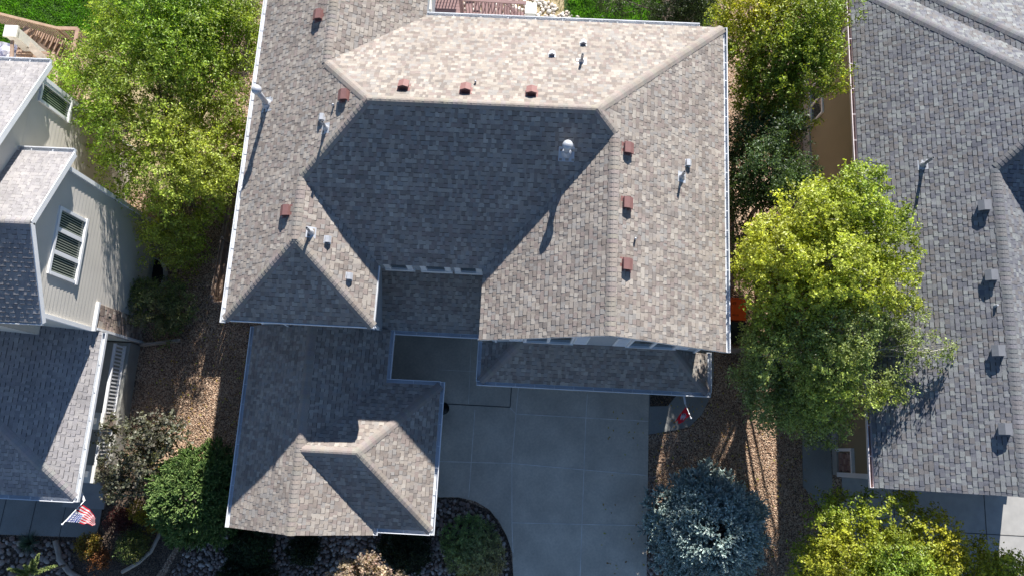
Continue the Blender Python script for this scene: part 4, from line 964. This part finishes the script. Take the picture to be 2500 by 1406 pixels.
def finger(parent,a,b,cols,seed):
    r=np.random.RandomState(seed); a=np.array(a[:]);b=np.array(b[:]); n=420; g=r.rand(n); p=a+(b-a)*g[:,None]; d=(b-a)/np.linalg.norm(b-a)
    rd=r.normal(0,1,(n,3)); nd=d*.9+rd*.7; nd/=np.linalg.norm(nd,axis=1)[:,None]; L=(.13*(1.05-.6*g))[:,None]
    s=np.cross(nd,r.normal(0,1,(n,3))); s/=np.linalg.norm(s,axis=1)[:,None]
    VV=np.stack([p-s*.014,p+s*.014,p+nd*L+s*.006,p+nd*L-s*.006],1).reshape(-1,3)
    C=np.array(cols)[r.randint(0,len(cols),n)]*r.uniform(.8,1.2,(n,1)); return npmesh('shoot',VV,np.arange(n*4).reshape(-1,4),C,'needle',parent)
mb.tube([(P0.x,P0.y,0),tuple(P0)],[.05,.03],6)
PC=[(.24,.30,.09),(.18,.25,.08),(.30,.34,.12)]
for k,(px,py,z) in enumerate(((95,1352,2.8),(138,1380,2.7),(60,1378,2.7),(20,1388,2.7),(100,1395,2.6),(35,1410,2.6),(80,1365,2.6))):
    q=W(px,py,z); mb.tube([tuple(P0),tuple(q)],[.02,.008],4); finger(yp,P0.lerp(q,.15),q,PC,k)
mb.build('trunk','bark',yp)
yu=thing('yucca_plant','grey green spiky yucca among the rocks at the bottom left','plant',(*W(75,1325,0)[:2],0)); q=W(75,1325,.05); r=np.random.RandomState(2); n=150
an=r.rand(n)*6.283; el=r.uniform(.15,1.35,n); nd=np.stack([np.cos(an)*np.cos(el),np.sin(an)*np.cos(el),np.sin(el)],1); L=r.uniform(.35,.55,n)[:,None]; s=np.cross(nd,[0,0,1]); s/=np.linalg.norm(s,axis=1)[:,None]
b0=np.array(q[:]); m=b0+nd*L*.6+np.array([0,0,.02]); e=b0+nd*L-np.array([0,0,.06])*np.cos(el)[:,None]
VV=np.stack([b0-s*.014,b0+s*.014,m+s*.012,m-s*.012,e+s*.002,e-s*.002],1).reshape(-1,3); i=np.arange(n)*6
npmesh('leaves',VV,np.concatenate([np.stack([i,i+1,i+2,i+3],1),np.stack([i+3,i+2,i+4,i+5],1)]),np.tile(np.array([[.10,.15,.11]]),(2*n,1))*r.uniform(.7,1.3,(2*n,1)),'leaf',yu)
# ================================================================== OBJECTS
# landscape edging
def log(label,pts,r,seed,m='log',nm='log_edging',cat='edging',z=.06):
    mb=MB(); mb.tube([(p[0],p[1],z) for p in pts],r,8); return tag(mb.build(nm,m,None,True),label,cat)
def pw(L,z=0): return [(W(a,b,z).x,W(a,b,z).y) for a,b in L]
log('pale weathered log edging the soil bed below the front walk',pw([(138,1318),(145,1345),(150,1368),(172,1395),(200,1412)]),.10,1)
log('weathered log edging curving beside the green spruce toward the bottom edge',pw([(395,1280),(388,1310),(370,1345),(340,1372),(300,1395)]),.07,2)
mb=MB(); a,b=W(345,842,.2),W(443,830,.2); mb.beam(a,b,.10,.22); o=mb.build('edging_board','log'); tag(o,'pale straight board edging in the gravel below the round shrub','edging')
def fence(label,a,b,h,rails=3,n=None,thick=.02,side=1):
    a=Vector((*a,0));b=Vector((*b,0)); t=thing('wood_fence',label,'fence',tuple(a)); d=(b-a).normalized(); L=(b-a).length; s=Vector((-d.y,d.x,0))*side
    mb=MB(); n=int(L/.145)
    for i in range(n): mb.box(a+d*(.07+i*.145)+Vector((0,0,h/2+random.Random(i).uniform(-.01,.01))),(.135,thick,h),(d,s,Vector((0,0,1))),col=(random.Random(i*3).uniform(.85,1.1),)*3)
    mb.build('pickets','fence',t)
    mb=MB()
    for k in range(rails): mb.box((a+b)/2+s*.045+Vector((0,0,.25+k*(h-.45)/(rails-1))),(L,.06+.05*(rails-1-k),.08),(d,s,Vector((0,0,1))),col=(1.15,1.1,1.05))
    mb.build('rail','fence',t)
    k=0
    while k*2.2<L:
        mb=MB(); mb.box(a+d*(k*2.2+.05)+s*.06+Vector((0,0,h/2)),(.09,.09,h+.06),(d,s,Vector((0,0,1)))); mb.build('post','fence',t); k+=1
    return t
fence('brown board fence running along the left side of the main house',(-11.45,4.95),(-11.15,11.6),1.4,3,side=-1)
fence('board gate fence closing the gap to the left gutter of the main house',(-11.40,4.80),(-8.85,4.85),1.35,2)
fence('brown board fence behind the orange bin on the right side',(7.45,6.3),(7.45,9.3),1.5,3,side=1)
fence('short dark board fence in the shade beneath the aspen tree',(7.3,4.05),(9.0,4.2),1.3,2)
# bins
def bin_(name,label,c,lidm,w,d,h):
    t=thing(name,label,'bin',(c[0],c[1],0)); mb=MB(); z0,z1=.06,h
    lo=[(c[0]+sx*w*.42,c[1]+sy*d*.40) for sx,sy in ((-1,-1),(1,-1),(1,1),(-1,1))]; hi=[(c[0]+sx*w*.5,c[1]+sy*d*.5) for sx,sy in ((-1,-1),(1,-1),(1,1),(-1,1))]
    for i in range(4): j=(i+1)%4; mb.face([(*lo[i],z0),(*lo[j],z0),(*hi[j],z1),(*hi[i],z1)])
    mb.face([(*p,z0) for p in lo]); mb.face([(*p,z1-.03) for p in hi]); mb.build('body','plastic_k' if lidm=='plastic_k' else 'plastic_o',t)
    mb=MB(); 
    for i in range(6):
        y0=c[1]-d*.54+d*1.08*i/6; y1=y0+d*1.08/6; za=h+.02+.06*math.sin(math.pi*i/6); zb=h+.02+.06*math.sin(math.pi*(i+1)/6)
        mb.face([(c[0]-w*.54,y0,za),(c[0]+w*.54,y0,za),(c[0]+w*.54,y1,zb),(c[0]-w*.54,y1,zb)])
    mb.box((c[0],c[1],h),(w*1.08,d*1.08,.04)); mb.tube([(c[0]-w*.4,c[1]+d*.6,h-.02),(c[0]+w*.4,c[1]+d*.6,h-.02)],.018,6)
    l=mb.build('lid',lidm,t)
    mb=MB()
    for s in (-1,1): mb.tube([(c[0]+s*w*.46-.03,c[1]+d*.42,.11),(c[0]+s*w*.46+.03,c[1]+d*.42,.11)],.11,12)
    mb.build('wheel','plastic_k',t)
    return t,l
def text(s,loc,size,parent,rot=0,m='white'):
    cu=D.curves.new('lettering','FONT'); cu.body=s; cu.size=size; cu.extrude=.003; cu.align_x='CENTER'; cu.align_y='CENTER'; o=D.objects.new('lettering',cu); COL.objects.link(o); o.location=loc; o.rotation_euler=(0,0,rot); cu.materials.append(M[m])
    dg=bpy.context.evaluated_depsgraph_get(); me=D.meshes.new_from_object(o.evaluated_get(dg)); me.transform(o.matrix_basis if False else Matrix.Translation(loc)@Matrix.Rotation(rot,4,'Z')); D.objects.remove(o); q=D.objects.new('lettering',me); COL.objects.link(q); setparent(q,parent); return q
b1,l1=bin_('recycling_bin','orange lidded recycling bin beside the right gutter of the main house',(7.62,5.52),'plastic_o',.62,.72,1.02)
text('177',(7.50,5.72,1.125),.13,l1); text('20110',(7.56,5.30,1.115),.09,l1)
b2,l2=bin_('trash_bin','black rubbish bin below the orange lidded bin by the right gutter',(7.62,4.72),'plastic_k',.62,.66,1.0)
text('WASTE',(7.66,4.50,1.10),.075,l2); text('city service',(7.66,4.42,1.095),.05,l2)
mb=MB(); p=W(1085,998,0); mb.tube([(p.x,p.y,.05),(p.x,p.y,.45),(p.x,p.y,.5)],[.16,.22,.23],16); mb.tube([(p.x,p.y,.40),(p.x,p.y,.505)],.195,16,(.02,.02,.02)); tag(mb.build('planter_pot','plastic_k',None,True),'round black planter pot at the garage corner on the driveway','pot')
mb=MB(); p=W(410,690,0); t=thing('window_well','dark window well with curved metal rim beside the left house','window well',(-14.0,5.8,0))
pts=[]
for i in range(9):
    a=-math.pi/2+math.pi*i/8; pts.append((-14.4+.62*math.cos(a),5.85+.75*math.sin(a)))
for i in range(8):
    for k in range(7):
        z=.02+k*.05; mb.beam((*pts[i],z),(*pts[i+1],z),.02+.012*(k%2),.05)
mb.build('rim','galv',t); mb=MB(); mb.face([(x,y,.012) for x,y in pts]); mb.build('pit','dark',t)
# flags -------------------------------------------------------------------
def flag(name,label,a,b,hoist0,hoist1,fly_lo,fly_hi,fn,nu=26,nv=26,amp=.05,waves=2.5,pole_r=.014,seed=0,brk=None):
    t=thing(name,label,'flag',tuple(a)); mb=MB(); mb.tube([a,b],pole_r,8); mb.sphere(tuple(b),pole_r*2.4,8,6); 
    mb.build('pole','white',t)
    if brk is not None:
        mb=MB(); mb.beam(brk,a,.05,.05); mb.build('bracket','white',t)
    mb=MB(); G=[]
    for i in range(nu+1):
        row=[]
        for j in range(nv+1):
            u,v=i/nu,j/nv; lo=hoist0.lerp(fly_lo,u); hi=hoist1.lerp(fly_hi,u); p=lo.lerp(hi,v)
            w_=amp*u*math.sin(waves*6.283*u+v*3.0+seed)+amp*.5*u*math.sin(v*9+u*5+seed); p=p+Vector((0.25*w_,0.9*w_,w_*1.6-.12*math.sin(math.pi*u))); row.append(p)
        G.append(row)
    for i in range(nu):
        for j in range(nv): mb.face([G[i][j],G[i+1][j],G[i+1][j+1],G[i][j+1]],fn((i+.5)/nu,(j+.5)/nv))
    mb.build('flag_cloth','cloth',t,True); return t
def us(u,v):
    if u<.40 and v>.46:
        a=int(u/.40*11); b=int((v-.46)/.54*9)
        return (.55,.55,.58) if (a%2==0 and b%2==0) else (.03,.05,.20)
    return (.55,.02,.04) if int((1-v)*13)%2==0 else (.60,.58,.58)
flag('porch_flag','striped national flag on a white pole angled out from the porch',W(206,1222,2.5),W(152,1279,3.4),W(200,1230,2.55),W(160,1272,3.3),W(232,1262,2.25),W(229,1282,2.5),us,nu=33,nv=26,brk=Vector((-14.5,-1.75,2.4)))
def redf(u,v):
    e=((u-.45)/.26)**2+((v-.5)/.34)**2
    if e<1: return (.50,.50,.60) if (int(u*13)+int(v*7))%3 else (.10,.03,.08)
    return (.75,.02,.04)
flag('team_flag','red flag with grey emblem on a white pole over the side path',W(1673,985,2.3),W(1687,1020,3.0),W(1675,992,2.35),W(1685,1014,2.95),W(1651,1024,1.7),W(1664,1032,2.0),redf,nu=26,nv=26,amp=.13,waves=1.7,seed=1.3,brk=W(1670,965,2.25))
# rear deck (top centre) ----------------------------------------------------
dk=thing('rear_deck','brown board deck with stairs and railing behind the main house','deck',(-3,16.4,0)); zd=2.0
mb=MB()
x=-3.95
for k in range(26): mb.box((-3.68,14.7+k*.145,zd-.02),(1.32,.135,.035))
mb.build('deck_boards','deck',dk)
mb=MB()
for x0,x1,y in ((-3.05,-.55,16.35),): mb.beam((x0,y,zd+.98),(x1,y-.05,zd+.98),.13,.05); mb.beam((x0,y,zd+.1),(x1,y-.05,zd+.1),.06,.05)
for i in range(20): mb.box((-2.95+i*.122,16.33,zd+.53),(.035,.035,.85))
mb.beam((-.65,16.4,1.5),(-2.9,18.4,2.7),.10,.05)
for i in range(17): a=i/16; q=Vector((-.65,16.4,1.5)).lerp(Vector((-2.9,18.4,2.7)),a); mb.box(q-Vector((0,0,.42)),(.03,.03,.85))
mb.build('railing','deck',dk)
mb=MB()
for i in range(8): mb.box((-2.75+i*.28,16.95+ (i%2)*.0,zd-.1-i*.19),(.26,1.0,.04))
mb.build('stair_treads','deck',dk)
mb=MB(); mb.beam((-4.35,18.35,zd+.98),(-2.9,18.35,zd+.98),.1,.05); mb.beam((-4.35,18.35,zd+.05),(-2.9,18.35,zd+.05),.1,.05)
for i in range(12): mb.box((-4.3+i*.12,18.35,zd+.48),(.035,.035,.95))
mb.build('railing','deck',dk)
mb=MB(); mb.beam(W(1047,-20,3.2),W(1048,29,3.2),.17,.3); mb.build('cream_beam','cap',dk)
mb=MB(); mb.box((-3.0,16.42,zd/2+.55),(.14,.14,zd+1.1)); mb.build('post','deck',dk)
mb=MB(); p=W(1296,23,2.1); mb.box((p.x,p.y,1.05),(.38,.40,2.1)); mb.box((p.x,p.y,2.12),(.44,.46,.10)); tag(mb.build('stucco_pillar','cap'),'square cream capped pillar at the foot of the rear deck stairs','pillar')
# left deck (top left) --------------------------------------------------------
ld=thing('side_deck','weathered wooden deck landing and stairs behind the left house','deck',(-18,13.5,0))
def seg(mb,a,za,b,zb,w,h,col=(1,1,1)): mb.beam(W(a[0],a[1],za),W(b[0],b[1],zb),w,h,col)
mb=MB()
for k in range(15): mb.box((-20.6,12.0+k*.145,1.9),(4.2,.10,.035),col=(.95,.9,.85))
mb.build('deck_boards','wood',ld)
mb=MB()
seg(mb,(-40,25),2.6,(150,72),1.5,.10,.06,(1.15,1.1,1)); seg(mb,(138,70),1.5,(190,71),1.45,.14,.06,(1.15,1.05,1)); seg(mb,(190,71),1.45,(180,125),1.45,.14,.06,(1.15,1.05,1))
for i in range(26):
    f=i/25; q=W(-40+190*f,25+47*f,2.6-1.1*f); mb.box(q-Vector((0,0,.45)),(.035,.035,.88))
for i in range(7): q=W(142+i*8,71,1.45); mb.box(q-Vector((0,0,.4)),(.035,.035,.8))
for i in range(7): q=W(189-i*1.4,74+i*8,1.45); mb.box(q-Vector((0,0,.4)),(.035,.035,.8))
seg(mb,(95,108),1.9,(160,155),1.2,.10,.05); seg(mb,(128,132),1.9,(138,178),2.3,.12,.06); seg(mb,(139,178),2.3,(130,225),2.9,.14,.08); seg(mb,(30,100),2.9,(28,148),2.9,.12,.06)
mb.build('railing','wood',ld)
mb=MB()
for i in range(9):
    f=i/8; c=W(52+f*100,92+f*35,1.85-f*1.1); ax=Vector((.35,.93,0)); mb.box(c,(.27,.95,.045),(Vector((.93,-.35,0)),ax,Vector((0,0,1))),(1.05,.98,.92))
mb.build('stair_treads','wood',ld)
mb=MB(); c=W(155,135,.5)
for i in range(9): mb.box(c+Vector((-.5+i*.12,0,0)),(.105,1.1,.04),col=(1.1,1,.9))
mb.build('landing','wood',ld)
mb=MB(); q=W(28,78,3.0); mb.box((q.x,q.y,1.5),(.42,.38,3.0)); mb.box((q.x,q.y,3.02),(.5,.46,.08)); mb.build('pier','cap',ld)
mb=MB(); seg(mb,(40,82),2.3,(112,150),2.1,.26,.10)
mb.build('stair_wall','log',ld)
mb=MB(); q=W(8,130,2.3)
for i in range(8):
    for j in range(6):
        f=lambda i,j: Vector((q.x-.45+i*.12,q.y-.35+j*.12,2.38+.08*math.sin(i*1.1+j*.7)+.05*math.cos(j*1.9)))
        mb.face([f(i,j),f(i+1,j),f(i+1,j+1),f(i,j+1)],(.75,.77,.9) if (i+j)%5 else (.35,.38,.55))
tag(mb.build('patio_cloth','cloth',None,True),'folded white and blue cloth lying on the left deck','cloth')

# fallen leaves lying on the gravel and the driveway edge
rs=np.random.RandomState(77); P=np.concatenate([np.stack([rs.uniform(4.8,10.6,520),rs.uniform(-4.8,6.3,520),np.full(520,.055)],1),np.stack([rs.uniform(-14.0,-9.4,420),rs.uniform(-1.5,7.5,420),np.full(420,.055)],1),np.stack([rs.uniform(3.0,4.6,40),rs.uniform(-4.5,2,40),np.full(40,.06)],1)])
n=len(P); a=rs.rand(n)*6.283; t=np.stack([np.cos(a),np.sin(a),0*a],1); s=np.stack([-np.sin(a),np.cos(a),0*a],1); L=rs.uniform(.03,.06,n)[:,None]; up_=np.array([0,0,.012])
VV=np.stack([P-t*L,P+s*L*.5+up_,P+t*L,P-s*L*.5+up_],1).reshape(-1,3); i=np.arange(n)*4
C=np.repeat(np.array([(.55,.42,.08),(.45,.30,.08),(.30,.17,.07),(.5,.5,.12)])[rs.randint(0,4,n)],2,0)
stuff(npmesh('fallen_leaves',VV,np.concatenate([np.stack([i,i+1,i+2],1)[:,None],np.stack([i,i+2,i+3],1)[:,None]],1).reshape(-1,3),C,'leaf'),'yellow and brown fallen leaves strewn over the gravel yards','fallen leaves')
